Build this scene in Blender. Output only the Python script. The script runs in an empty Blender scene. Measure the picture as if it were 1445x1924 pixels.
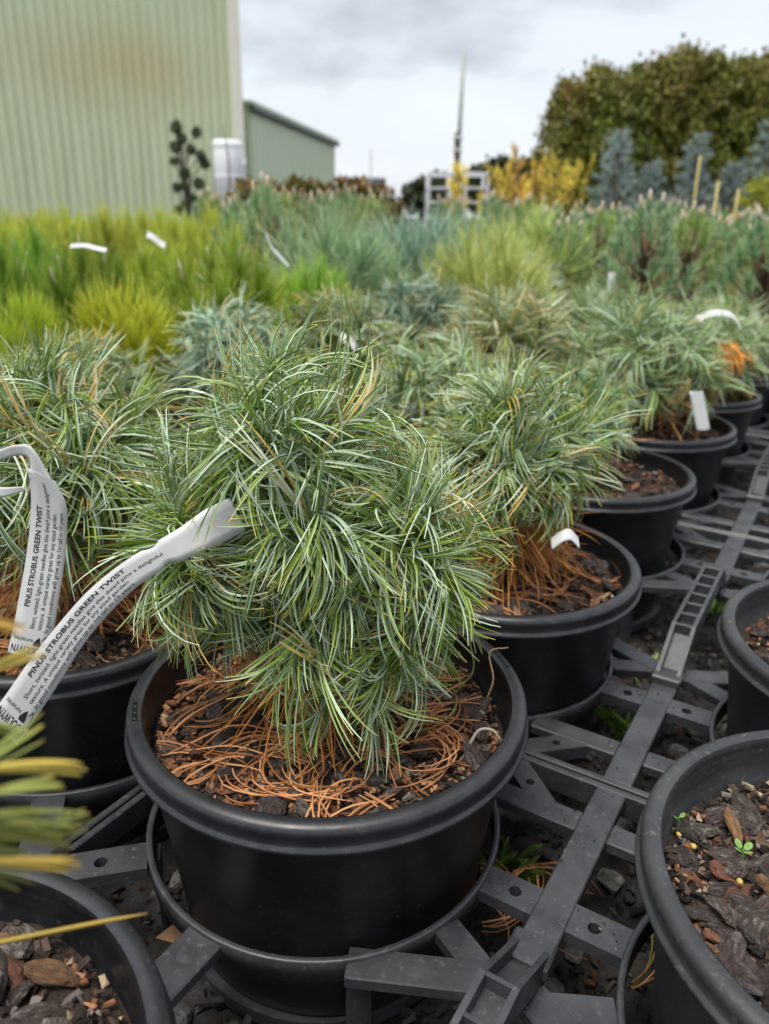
import bpy, bmesh, math, random
import numpy as np
from mathutils import Vector, Matrix

sc = bpy.context.scene
col = sc.collection
PI = math.pi

# ------------------------------------------------------------------ camera
CAM_Z = 0.379
PITCH, ROLL, FPX = 0.36531, 0.01793, 1450.5
IMW, IMH = 1445.0, 1924.0
bR = Vector((1, 0, 0)); bU = Vector((0, math.sin(PITCH), math.cos(PITCH))); bF = Vector((0, math.cos(PITCH), -math.sin(PITCH)))
cR = bR * math.cos(ROLL) + bU * math.sin(ROLL)
cU = bR * -math.sin(ROLL) + bU * math.cos(ROLL)
cam_d = bpy.data.cameras.new('camera'); cam = bpy.data.objects.new('camera', cam_d); col.objects.link(cam)
m = Matrix((cR, cU, -bF)).transposed().to_4x4(); m.translation = Vector((0, 0, CAM_Z)); cam.matrix_world = m
cam_d.sensor_fit = 'VERTICAL'; cam_d.sensor_height = 24.0; cam_d.lens = FPX / IMH * 24.0
cam_d.clip_start = 0.01; cam_d.clip_end = 2000
cam_d.dof.use_dof = True; cam_d.dof.focus_distance = 0.335; cam_d.dof.aperture_fstop = 7.2
sc.camera = cam

# ------------------------------------------------------------------ world, sun, exposure
SUN_EL, SUN_AZ = math.radians(73), math.radians(-140)          # azimuth measured from +Y towards +X
w = bpy.data.worlds.new('World'); sc.world = w; w.use_nodes = True
nt = w.node_tree; nt.nodes.clear()
def wn(t, **k):
    n = nt.nodes.new(t)
    for a, b in k.items(): setattr(n, a, b)
    return n
def wl(a, b): nt.links.new(a, b)
out = wn('ShaderNodeOutputWorld'); bg = wn('ShaderNodeBackground'); bg.inputs[1].default_value = 0.1; wl(bg.outputs[0], out.inputs[0])
sky = wn('ShaderNodeTexSky', sky_type='NISHITA', sun_disc=False, sun_elevation=SUN_EL, sun_rotation=SUN_AZ)
sky.air_density = 1.2; sky.dust_density = 3.0
tc = wn('ShaderNodeTexCoord'); sp = wn('ShaderNodeSeparateXYZ'); wl(tc.outputs['Generated'], sp.inputs[0])
def wmath(op, a, b):
    n = wn('ShaderNodeMath', operation=op)
    for i, x in enumerate((a, b)):
        if isinstance(x, (int, float)): n.inputs[i].default_value = x
        else: wl(x, n.inputs[i])
    return n.outputs[0]
zz = wmath('ADD', wmath('MAXIMUM', sp.outputs[2], 0.0), 0.28)
cx_ = wmath('DIVIDE', sp.outputs[0], zz); cy_ = wmath('DIVIDE', sp.outputs[1], zz)
cmb = wn('ShaderNodeCombineXYZ'); wl(cx_, cmb.inputs[0]); wl(cy_, cmb.inputs[1]); cmb.inputs[2].default_value = 14.2
nz = wn('ShaderNodeTexNoise'); nz.inputs['Scale'].default_value = 0.95; nz.inputs['Detail'].default_value = 6; nz.inputs['Roughness'].default_value = 0.52
wl(cmb.outputs[0], nz.inputs['Vector'])
rp = wn('ShaderNodeValToRGB'); wl(nz.outputs[0], rp.inputs[0])
e = rp.color_ramp.elements
e[0].position = 0.30; e[0].color = (1.7, 1.8, 1.95, 1); e[1].position = 0.66; e[1].color = (3.8, 3.98, 4.2, 1)
el = e.new(0.43); el.color = (3.4, 3.58, 3.85, 1)
mx = wn('ShaderNodeMix', data_type='RGBA'); mx.inputs[0].default_value = 0.88
wl(sky.outputs[0], mx.inputs[6]); wl(rp.outputs[0], mx.inputs[7]); wl(mx.outputs[2], bg.inputs[0])
sd = bpy.data.lights.new('sun', 'SUN'); sd.energy = 1.5; sd.angle = math.radians(25); sd.color = (1, 0.96, 0.9)
so = bpy.data.objects.new('sun', sd); col.objects.link(so)
sdir = Vector((math.sin(SUN_AZ) * math.cos(SUN_EL), math.cos(SUN_AZ) * math.cos(SUN_EL), math.sin(SUN_EL)))
so.rotation_euler = sdir.to_track_quat('Z', 'Y').to_euler(); so.location = (0, 0, 10)
sc.view_settings.view_transform = 'Standard'; sc.view_settings.look = 'None'; sc.view_settings.gamma = 1
sc.view_settings.use_curve_mapping = False; sc.view_settings.exposure = 1.38
sc.cycles.use_denoising = True
sc.cycles.max_bounces = 6; sc.cycles.diffuse_bounces = 3; sc.cycles.glossy_bounces = 3; sc.cycles.transmission_bounces = 2

# ------------------------------------------------------------------ helpers
def ray(px, py):
    x = (px - IMW / 2) / FPX; y = -(py - IMH / 2) / FPX
    return bF + cR * x + cU * y
def at(px, py, Y):
    d = ray(px, py); return Vector((0, 0, CAM_Z)) + d * (Y / d.y)
def onz(px, py, z):
    d = ray(px, py); return Vector((0, 0, CAM_Z)) + d * ((z - CAM_Z) / d.z)
# nursery grid: EU runs along the rows, EV across them
M0 = Vector((-0.0299, 0.3439, 0)); EU = Vector((0.51787, 0.85546, 0)); EV = Vector((0.85546, -0.51787, 0))
GANG = math.atan2(EV.y, EV.x)
RIMZ = 0.15; TRZ = 0.07
def grid(v, u, z=0): return M0 + EV * v + EU * u + Vector((0, 0, z))

def link(o, parent=None):
    col.objects.link(o)
    if parent is not None: o.parent = parent
    return o
def tag(o, label=None, cat=None, group=None, kind=None):
    if label: o['label'] = label
    if cat: o['category'] = cat
    if group: o['group'] = group
    if kind: o['kind'] = kind
    return o
def empty(name, loc=(0, 0, 0), rz=0):
    o = bpy.data.objects.new(name, None); o.empty_display_size = 0.02; link(o); o.location = loc; o.rotation_euler = (0, 0, rz); return o
def mesh_np(name, V, F, mats=(), smooth=False, col_pt=None, face_f=None, midx=None):
    """V (n,3), F (m,k) all faces with k corners"""
    V = np.asarray(V, np.float32); F = np.asarray(F, np.int32); k = F.shape[1]
    me = bpy.data.meshes.new(name)
    me.vertices.add(len(V)); me.vertices.foreach_set('co', V.ravel())
    me.loops.add(F.size); me.loops.foreach_set('vertex_index', F.ravel())
    me.polygons.add(len(F)); me.polygons.foreach_set('loop_start', np.arange(0, F.size, k, dtype=np.int32))
    try: me.polygons.foreach_set('loop_total', np.full(len(F), k, dtype=np.int32))
    except Exception: pass
    me.polygons.foreach_set('use_smooth', np.full(len(F), smooth))
    me.update(calc_edges=True)
    if col_pt is not None:
        a = me.attributes.new('Col', 'FLOAT_COLOR', 'POINT')
        c = np.ones((len(V), 4), np.float32); c[:, :3] = col_pt; a.data.foreach_set('color', c.ravel())
    if face_f is not None:
        a = me.attributes.new('stripe', 'FLOAT', 'FACE'); a.data.foreach_set('value', np.asarray(face_f, np.float32))
    for mt in mats: me.materials.append(mt)
    if midx is not None: me.polygons.foreach_set('material_index', np.asarray(midx, np.int32))
    return me
def mesh_py(name, V, F, mats=(), smooth=False):
    me = bpy.data.meshes.new(name); me.from_pydata([tuple(v) for v in V], [], F); me.update()
    if smooth: me.polygons.foreach_set('use_smooth', [True] * len(me.polygons))
    for mt in mats: me.materials.append(mt)
    return me
def ob(name, me, parent=None, loc=None, rot=None):
    o = bpy.data.objects.new(name, me); link(o, parent)
    if loc is not None: o.location = loc
    if rot is not None: o.rotation_euler = rot
    return o
def copy_tree(o, parent=None):
    c = o.copy(); col.objects.link(c); c.parent = parent
    for ch in list(o.children): copy_tree(ch, c)
    return c
def tube(pts, rad, sides=6, cap=True):
    pts = [Vector(p) for p in pts]; V = []; F = []; n = None
    for i, p in enumerate(pts):
        t = (pts[min(i + 1, len(pts) - 1)] - pts[max(i - 1, 0)]).normalized()
        if n is None: n = t.orthogonal().normalized()
        n = (n - t * n.dot(t)).normalized(); b = t.cross(n)
        for k in range(sides):
            a = 2 * PI * k / sides; V.append(p + (n * math.cos(a) + b * math.sin(a)) * rad[i])
    for i in range(len(pts) - 1):
        for k in range(sides):
            F.append((i * sides + k, i * sides + (k + 1) % sides, (i + 1) * sides + (k + 1) % sides, (i + 1) * sides + k))
    if cap:
        F.append(tuple(range(sides))[::-1]); F.append(tuple((len(pts) - 1) * sides + k for k in range(sides)))
    return V, F
def join(parts):
    V = []; F = []
    for v, f in parts:
        o = len(V); V += list(v); F += [tuple(i + o for i in q) for q in f]
    return V, F
def lathe(prof, segs=64):
    V = []; F = []; n = len(prof)
    for s in range(segs):
        a = 2 * PI * s / segs
        for r, z in prof: V.append((r * math.cos(a), r * math.sin(a), z))
    for s in range(segs):
        t = (s + 1) % segs
        for i in range(n - 1): F.append((s * n + i, t * n + i, t * n + i + 1, s * n + i + 1))
    return V, F
def box_me(name, sx, sy, sz, mats, bev=0.0, center=(0, 0, 0)):
    bm = bmesh.new(); bmesh.ops.create_cube(bm, size=1)
    for v in bm.verts: v.co = Vector((v.co.x * sx + center[0], v.co.y * sy + center[1], v.co.z * sz + center[2]))
    if bev: bmesh.ops.bevel(bm, geom=bm.edges[:], offset=bev, segments=1, affect='EDGES')
    me = bpy.data.meshes.new(name); bm.to_mesh(me); bm.free()
    for mt in mats: me.materials.append(mt)
    return me

# ------------------------------------------------------------------ materials
def mat(name, c1, c2=None, scale=20, rough=0.6, bump=0.0, bscale=None, lo=0.35, hi=0.65, spec=0.5, coord='Object', detail=6, c3=None, c3scale=None, c3lo=0.6, c3hi=0.75, objrand=0.0, stretch=None, rvar=0.0, bdist=0.002):
    mt = bpy.data.materials.new(name); mt.use_nodes = True; t = mt.node_tree; b = t.nodes['Principled BSDF']; L = t.links.new
    b.inputs['Roughness'].default_value = rough; b.inputs['Specular IOR Level'].default_value = spec
    tcn = t.nodes.new('ShaderNodeTexCoord'); vec = tcn.outputs[coord]
    if stretch:
        mp = t.nodes.new('ShaderNodeMapping'); mp.inputs['Scale'].default_value = stretch; L(vec, mp.inputs[0]); vec = mp.outputs[0]
    cur = None
    def noise(s, d=detail):
        n = t.nodes.new('ShaderNodeTexNoise'); n.inputs['Scale'].default_value = s; n.inputs['Detail'].default_value = d; n.inputs['Roughness'].default_value = 0.6; L(vec, n.inputs['Vector']); return n.outputs[0]
    def mixc(f, a, bb):
        n = t.nodes.new('ShaderNodeMix'); n.data_type = 'RGBA'
        if isinstance(f, float): n.inputs[0].default_value = f
        else: L(f, n.inputs[0])
        for i, x in ((6, a), (7, bb)):
            if isinstance(x, tuple): n.inputs[i].default_value = (*x, 1)
            else: L(x, n.inputs[i])
        return n.outputs[2]
    def rng(x, lo_, hi_, a=0., bb=1.):
        n = t.nodes.new('ShaderNodeMapRange'); L(x, n.inputs[0]); n.inputs[1].default_value = lo_; n.inputs[2].default_value = hi_; n.inputs[3].default_value = a; n.inputs[4].default_value = bb; return n.outputs[0]
    cur = c1
    if c2: cur = mixc(rng(noise(scale), lo, hi), c1, c2)
    if c3: cur = mixc(rng(noise(c3scale or scale * 3), c3lo, c3hi), cur, c3)
    if objrand:
        oi = t.nodes.new('ShaderNodeObjectInfo'); h = t.nodes.new('ShaderNodeHueSaturation')
        if isinstance(cur, tuple): h.inputs['Color'].default_value = (*cur, 1)
        else: L(cur, h.inputs['Color'])
        L(rng(oi.outputs['Random'], 0, 1, 1 - objrand, 1 + objrand), h.inputs['Value'])
        m2 = t.nodes.new('ShaderNodeMath'); m2.operation = 'FRACT'; m3 = t.nodes.new('ShaderNodeMath'); m3.operation = 'MULTIPLY'; m3.inputs[1].default_value = 7.31
        L(oi.outputs['Random'], m3.inputs[0]); L(m3.outputs[0], m2.inputs[0]); L(rng(m2.outputs[0], 0, 1, 0.5 - objrand * .04, 0.5 + objrand * .04), h.inputs['Hue'])
        cur = h.outputs[0]
    if isinstance(cur, tuple): b.inputs['Base Color'].default_value = (*cur, 1)
    else: L(cur, b.inputs['Base Color'])
    if rvar: L(rng(noise(scale * 1.7), 0.3, 0.7, rough - rvar, rough + rvar), b.inputs['Roughness'])
    if bump:
        bn = t.nodes.new('ShaderNodeBump'); bn.inputs['Strength'].default_value = bump; bn.inputs['Distance'].default_value = bdist; L(noise(bscale or scale), bn.inputs['Height']); L(bn.outputs[0], b.inputs['Normal'])
    return mt
def attr_mat(name, rough=0.45, stripe=None, objrand=0.0, spec=0.4, bump=0, trans=0.0):
    mt = bpy.data.materials.new(name); mt.use_nodes = True; t = mt.node_tree; b = t.nodes['Principled BSDF']; L = t.links.new
    b.inputs['Roughness'].default_value = rough; b.inputs['Specular IOR Level'].default_value = spec
    a = t.nodes.new('ShaderNodeAttribute'); a.attribute_name = 'Col'; cur = a.outputs['Color']
    if stripe:
        s = t.nodes.new('ShaderNodeAttribute'); s.attribute_name = 'stripe'; mxn = t.nodes.new('ShaderNodeMix'); mxn.data_type = 'RGBA'
        L(s.outputs['Fac'], mxn.inputs[0]); L(cur, mxn.inputs[6]); mxn.inputs[7].default_value = (*stripe, 1); cur = mxn.outputs[2]
    if objrand:
        oi = t.nodes.new('ShaderNodeObjectInfo'); h = t.nodes.new('ShaderNodeHueSaturation'); L(cur, h.inputs['Color'])
        r = t.nodes.new('ShaderNodeMapRange'); L(oi.outputs['Random'], r.inputs[0]); r.inputs[3].default_value = 1 - objrand; r.inputs[4].default_value = 1 + objrand; L(r.outputs[0], h.inputs['Value'])
        m3 = t.nodes.new('ShaderNodeMath'); m3.operation = 'MULTIPLY'; m3.inputs[1].default_value = 9.17; m2 = t.nodes.new('ShaderNodeMath'); m2.operation = 'FRACT'; L(oi.outputs['Random'], m3.inputs[0]); L(m3.outputs[0], m2.inputs[0])
        r2 = t.nodes.new('ShaderNodeMapRange'); L(m2.outputs[0], r2.inputs[0]); r2.inputs[3].default_value = 0.48; r2.inputs[4].default_value = 0.52; L(r2.outputs[0], h.inputs['Hue'])
        cur = h.outputs[0]
    L(cur, b.inputs['Base Color'])
    if trans:
        td = t.nodes.new('ShaderNodeBsdfTranslucent'); L(cur, td.inputs['Color']); ms = t.nodes.new('ShaderNodeMixShader'); ms.inputs[0].default_value = trans
        L(b.outputs[0], ms.inputs[1]); L(td.outputs[0], ms.inputs[2]); L(ms.outputs[0], t.nodes['Material Output'].inputs[0])
    return mt

MPOT = mat('black_pot_plastic', (0.0045, 0.0048, 0.0055), (0.013, 0.0135, 0.015), 22, 0.44, 0.12, 260, c3=(0.035, 0.034, 0.031), c3scale=300, c3lo=0.58, c3hi=0.75, rvar=0.10, bdist=0.0006)
MRIM = mat('pot_rim_plastic', (0.013, 0.0135, 0.015), (0.024, 0.025, 0.028), 60, 0.40, 0.10, 500, c3=(0.075, 0.073, 0.07), c3scale=500, c3lo=0.60, c3hi=0.78, rvar=0.08, bdist=0.0005)
MPOTG = mat('dusty_pot_plastic', (0.020, 0.022, 0.024), (0.042, 0.044, 0.045), 28, 0.55, 0.10, 300, c3=(0.10, 0.10, 0.09), c3scale=350, c3lo=0.58, c3hi=0.76, bdist=0.0006)
MTRAY = mat('tray_plastic', (0.028, 0.029, 0.033), (0.056, 0.057, 0.062), 45, 0.42, 0.10, 300, c3=(0.12, 0.115, 0.11), c3scale=260, c3lo=0.58, c3hi=0.78, rvar=0.08, bdist=0.0005)
MSLOT = mat('slot_shade', (0.005, 0.005, 0.006), rough=0.35)  # near-black block on the rim; its colour stands for the recess's shade
MSOIL = mat('potting_mix', (0.012, 0.008, 0.006), (0.055, 0.030, 0.018), 260, 0.9, 0.9, 420, bdist=0.004)
MBARK = mat('bark', (0.034, 0.025, 0.020), (0.125, 0.092, 0.075), 4.5, 0.85, 1.0, 7, c3=(0.25, 0.22, 0.205), c3scale=2.6, c3lo=0.53, c3hi=0.70, objrand=0.6, stretch=(1, 3, 3), bdist=0.004)
MBARKR = mat('bark_red', (0.11, 0.048, 0.024), (0.26, 0.125, 0.06), 4, 0.85, 0.9, 6, objrand=0.45, stretch=(1, 4, 4), bdist=0.003)
MBARKT = mat('wood_tan', (0.26, 0.17, 0.09), (0.42, 0.31, 0.19), 4, 0.8, 0.8, 6, objrand=0.3, stretch=(1, 6, 6), bdist=0.003)
MFRAG = attr_mat('mulch_fragments', 0.85, spec=0.2)
MGRAVEL = mat('gravel_ground', (0.009, 0.008, 0.007), (0.040, 0.036, 0.032), 60, 0.9, 0.9, 90, coord='Object', bdist=0.01)
MSTONE = mat('stone', (0.06, 0.06, 0.056), (0.20, 0.19, 0.175), 4, 0.8, 0.8, 9, objrand=0.4, bdist=.003)
MNEED = attr_mat('twist_needles', 0.42, stripe=(0.55, 0.67, 0.53), spec=0.45)
MNEEDM = attr_mat('twist_needles_rows', 0.45, stripe=(0.56, 0.70, 0.56), objrand=0.18)
MPLAIN = attr_mat('pine_needles', 0.45, objrand=0.15, trans=0.2)
MUP = attr_mat('upright_pine_needles', 0.45, objrand=0.22, trans=0.05)
MDEAD = attr_mat('dead_needles', 0.6, objrand=0.0, trans=0.15)
MLEAF = attr_mat('hedge_leaves', 0.5, objrand=0.15, trans=0.2)
MTRUNK = mat('stem_bark', (0.10, 0.055, 0.03), (0.22, 0.13, 0.075), 160, 0.85, 0.6, 200)
MTRUNKD = mat('trunk_bark', (0.07, 0.05, 0.038), (0.15, 0.11, 0.085), 30, 0.9, 0.6, 40)
MTAG = mat('label_plastic', (0.55, 0.56, 0.545), (0.49, 0.50, 0.485), 60, 0.38)
MINK = mat('label_ink', (0.012, 0.012, 0.013), rough=0.5)
MCANDLE = mat('candle_bud', (0.50, 0.36, 0.25), (0.70, 0.58, 0.46), 200, 0.7)
MBAM = mat('bamboo', (.40,.33,.10), (.5,.42,.16), 60, .6)
MWEED = mat('seedling_green', (0.12, 0.24, 0.05), (0.20, 0.34, 0.08), 200, 0.5)
MBALL = mat('fertiliser_bead', (0.42, 0.30, 0.06), (0.55, 0.42, 0.11), 300, 0.35)

# ------------------------------------------------------------------ needles
def norm(a): return a / np.maximum(np.linalg.norm(a, axis=-1, keepdims=True), 1e-9)
def perp_rand(rng, d):
    r = rng.normal(size=d.shape); r -= d * (r * d).sum(-1, keepdims=True); return norm(r)
def needle_arrays(rng, base, d, b0, b1, droop, L, W, segs, c0, c1, tipc, sides=3, tipfrac=0.90):
    """curved tapering needles; returns V,F,C,S"""
    N = len(base); t = norm(d); p = base.copy(); n = perp_rand(rng, t); ds = (L / segs)[:, None]
    rings = []; cols = []
    for i in range(segs + 1):
        s = i / segs
        n = norm(n - t * (n * t).sum(-1, keepdims=True)); b = np.cross(t, n)
        wdt = W * (0.75 + 0.9 * s * (1 - s) + 0.0) * (1.0 if s < 0.8 else (1 - (s - 0.8) / 0.2 * 0.6))
        if sides == 3:
            r = wdt * 0.58
            rings.append(np.stack([p + (n * math.cos(a) + b * math.sin(a)) * r[:, None] for a in (PI / 2, PI * 7 / 6, PI * 11 / 6)], 1))
        else:
            r = wdt * 0.5
            rings.append(np.stack([p - n * r[:, None], p + n * r[:, None]], 1))
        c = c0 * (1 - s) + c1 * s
        if s > tipfrac: c = c * 0.25 + tipc * 0.75
        cols.append(np.repeat(c[:, None, :], sides, 1))
        if i < segs:
            bend = b0 * (1 - s) + b1 * s
            t = norm(t + (np.cross(bend, t) + np.array([0, 0, -1.0]) * droop[:, None]) * ds); p = p + t * ds
    V = np.concatenate(rings, 1); C = np.concatenate(cols, 1); nv = V.shape[1]
    F = []; S = []
    for i in range(segs):
        if sides == 3:
            for k in range(3):
                F.append([i * 3 + k, i * 3 + (k + 1) % 3, (i + 1) * 3 + (k + 1) % 3, (i + 1) * 3 + k]); S.append((0.0, 0.72, 0.20)[k])
        else:
            F.append([i * 2, i * 2 + 1, i * 2 + 3, i * 2 + 2]); S.append(0.5)
    F = np.array(F)[None] + (np.arange(N) * nv)[:, None, None]
    sv = np.tile(np.array(S), (N, 1))
    if sides == 2: sv = np.repeat(rng.choice([0.0, 0.25, 0.65], size=(N, 1)), segs, 1)
    return V.reshape(-1, 3), F.reshape(-1, 4), C.reshape(-1, 3), sv.ravel()
def cat_arr(parts):
    Vs, Fs, Cs, Ss = [], [], [], []; o = 0
    for V, F, C, S in parts: Vs.append(V); Fs.append(F + o); Cs.append(C); Ss.append(S); o += len(V)
    return np.concatenate(Vs), np.concatenate(Fs), np.concatenate(Cs), np.concatenate(Ss)

G1 = np.array([0.058, 0.150, 0.014]); G2 = np.array([0.205, 0.300, 0.030]); TIPY = np.array([0.66, 0.46, 0.07])
def twist_tuft(rng, p, d, nf, L=0.064, W=0.0012, segs=6, sides=3, per=5, stem=0.020, spread=(0.2, 1.1), curl=24.0, droop=3.0, yellow=0.05, g1=G1, g2=G2, tipc=TIPY):
    """a shoot of five-needle bundles round a short stem, the needles curling together"""
    d = norm(np.asarray(d, float)); nb = nf
    f = rng.random(nb) ** 0.8
    base = np.asarray(p)[None] + d[None] * (f * stem)[:, None] + rng.normal(size=(nb, 3)) * 0.0015
    pr = perp_rand(rng, np.tile(d, (nb, 1)))
    th = spread[1] + (spread[0] - spread[1]) * f + rng.normal(size=nb) * 0.16
    dr = d[None] * np.cos(th)[:, None] + pr * np.sin(th)[:, None]
    out = norm(dr + d[None] * -.6 + np.array([0, 0, -.10]))                # every shoot's needles arch outwards together, each bundle with its own twist
    b0 = norm(np.cross(dr, out) + 1e-6) * (curl * rng.normal(.80, .50, nb))[:, None] + perp_rand(rng, dr) * (curl * .36 * rng.normal(1, .5, nb))[:, None] + d[None] * curl * .35 * rng.choice([-1, 1])
    b1 = b0 * rng.uniform(.5, 1.9, (nb, 1)) + rng.normal(size=(nb, 3)) * curl * .28
    Ln = L * rng.uniform(0.62, 1.18, nb); dp = droop * rng.uniform(0.2, 1.7, nb)
    rp = lambda a: np.repeat(a, per, 0)
    N = nb * per
    base = rp(base); dr = norm(rp(dr) + rng.normal(size=(N, 3)) * 0.065); b0 = rp(b0) + rng.normal(size=(N, 3)) * 1.6; b1 = rp(b1) + rng.normal(size=(N, 3)) * 2.4
    Ln = rp(Ln) * rng.uniform(0.9, 1.06, N); dp = rp(dp)
    mixv = np.clip(rp(rng.random(nb)) * 0.8 + rng.random(N) * 0.2, 0, 1)[:, None]
    c0 = g1 * (1 - mixv) + g2 * mixv; c1 = c0 * 1.1 + np.array([0.03, 0.02, 0])
    yl = rp(rng.random(nb) < yellow); c0[yl] = [0.42, 0.30, 0.05]; c1[yl] = [0.55, 0.36, 0.08]
    return needle_arrays(rng, base, dr, b0, b1, dp, Ln, W * rng.uniform(0.85, 1.2, N), segs, c0, c1, tipc * rng.uniform(0.55, 1.1, (N, 1)), sides)
def dead_arr(rng, base, d, L=0.06, W=0.001, curl=14, droop=10, segs=6, sides=3):
    N = len(base); mixv = rng.random((N, 1))
    c0 = np.array([0.46, 0.16, 0.035]) * (1 - mixv) + np.array([0.70, 0.34, 0.09]) * mixv
    c0 *= rng.uniform(0.7, 1.15, (N, 1))
    d = norm(d)
    return needle_arrays(rng, base, d, perp_rand(rng, d) * (curl * rng.normal(1, .6, N))[:, None], perp_rand(rng, d) * (curl * rng.normal(1, .6, N))[:, None], droop * rng.uniform(.3, 1.6, N), L * rng.uniform(.6, 1.2, N), W * rng.uniform(.8, 1.2, N), segs, c0, c0 * 1.15, np.array([0.34, 0.15, 0.06]), sides)
def fib_dirs(n, elmin, elmax, rng):
    i = np.arange(n) + 0.5; z = math.sin(elmin) + (math.sin(elmax) - math.sin(elmin)) * i / n
    a = i * 2.399963 + rng.random() * 6; r = np.sqrt(np.maximum(0, 1 - z * z))
    d = np.stack([r * np.cos(a), r * np.sin(a), z], 1); return norm(d + rng.normal(size=d.shape) * 0.10)

# ------------------------------------------------------------------ setting: ground
ground = ob('ground', mesh_py('ground', [(-150, -60, 0), (150, -60, 0), (150, 400, 0), (-150, 400, 0)], [(0, 1, 2, 3)], [MGRAVEL]))
tag(ground, kind='structure')
rs = random.Random(3)
def rock_mesh(name, seed, sub, mt, flat=(1, 0.75, 0.55), jag=0.28):
    r = random.Random(seed); bm = bmesh.new(); bmesh.ops.create_icosphere(bm, subdivisions=sub, radius=0.5)
    pl = []
    for _ in range(9 if sub > 1 else 7):
        n = Vector((r.gauss(0, 1), r.gauss(0, 1), r.gauss(0, 1))).normalized(); pl.append((n, r.uniform(0.24, 0.42)))
    for v in bm.verts:
        for n, dd in pl:
            q = v.co.dot(n)
            if q > dd: v.co -= n * (q - dd)
        v.co *= 1 + r.uniform(-jag, jag) * 0.25
        v.co = Vector((v.co.x * flat[0], v.co.y * flat[1], v.co.z * flat[2])) * 1.25
    me = bpy.data.meshes.new(name); bm.to_mesh(me); bm.free(); me.materials.append(mt); return me
STONES = [rock_mesh('stone', 40 + i, 2, MSTONE, (1, .78, .6), .22) for i in range(5)]
def scatter_stones():
    n = 0
    while n < 260:
        v, u = rs.uniform(-0.12, 0.42), rs.uniform(-0.30, 0.75)
        g = grid(v, u); s = rs.uniform(0.010, 0.026)
        o = ob('stone', STONES[rs.randrange(5)], ground, (g.x, g.y, s * 0.22), (rs.uniform(-.4, .4), rs.uniform(-.4, .4), rs.uniform(0, 6.3))); o.scale = (s, s, s); n += 1
scatter_stones()
def frag_mesh(name, n, place, rng, sizes, palette, probs, mt):
    T = np.array([[-.5, -.35, 0], [.5, -.28, 0], [.42, .35, 0], [-.45, .3, 0], [-.4, -.25, .3], [.38, -.2, .22], [.33, .25, .3], [-.35, .22, .24]])
    FQ = np.array([[0, 3, 2, 1], [4, 5, 6, 7], [0, 1, 5, 4], [1, 2, 6, 5], [2, 3, 7, 6], [3, 0, 4, 7]])
    P = place(n); s = rng.uniform(sizes[0], sizes[1], (n, 1, 1)) * np.stack([np.ones(n), rng.uniform(.35, .9, n), rng.uniform(.5, 1.0, n)], 1)[:, None, :]
    V = (T[None] + rng.normal(size=(n, 8, 3)) * 0.06) * s
    yaw = rng.uniform(0, 6.28, n); pit = rng.normal(0, .45, n); rl = rng.normal(0, .45, n)
    cy, sy, cp, sp_, cr, sr = np.cos(yaw), np.sin(yaw), np.cos(pit), np.sin(pit), np.cos(rl), np.sin(rl)
    Rm = np.empty((n, 3, 3))
    Rm[:, 0, 0] = cy * cp; Rm[:, 0, 1] = cy * sp_ * sr - sy * cr; Rm[:, 0, 2] = cy * sp_ * cr + sy * sr
    Rm[:, 1, 0] = sy * cp; Rm[:, 1, 1] = sy * sp_ * sr + cy * cr; Rm[:, 1, 2] = sy * sp_ * cr - cy * sr
    Rm[:, 2, 0] = -sp_; Rm[:, 2, 1] = cp * sr; Rm[:, 2, 2] = cp * cr
    V = np.einsum('nij,nkj->nki', Rm, V) + P[:, None, :]
    F = FQ[None] + (np.arange(n) * 8)[:, None, None]
    c = np.array(palette)[rng.choice(len(palette), n, p=probs)] * rng.uniform(.6, 1.3, (n, 1))
    return mesh_np(name, V.reshape(-1, 3), F.reshape(-1, 4), [mt], col_pt=np.repeat(c, 8, 0))
rg = np.random.default_rng(5)
def under_tray(n):
    v = rg.uniform(-.40, .46, n); u = rg.uniform(-.36, .85, n)
    return np.stack([M0.x + EV.x * v + EU.x * u, M0.y + EV.y * v + EU.y * u, rg.uniform(0.0, .006, n)], 1)
gv = ob('gravel', frag_mesh('gravel', 16000, under_tray, rg, (.003, .010), [(.045, .042, .038), (.022, .02, .018), (.09, .08, .07), (.07, .035, .018)], [.45, .3, .15, .1], MFRAG))
tag(gv, 'dark loose gravel and debris lying under the black trays', 'gravel', kind='stuff')

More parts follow.
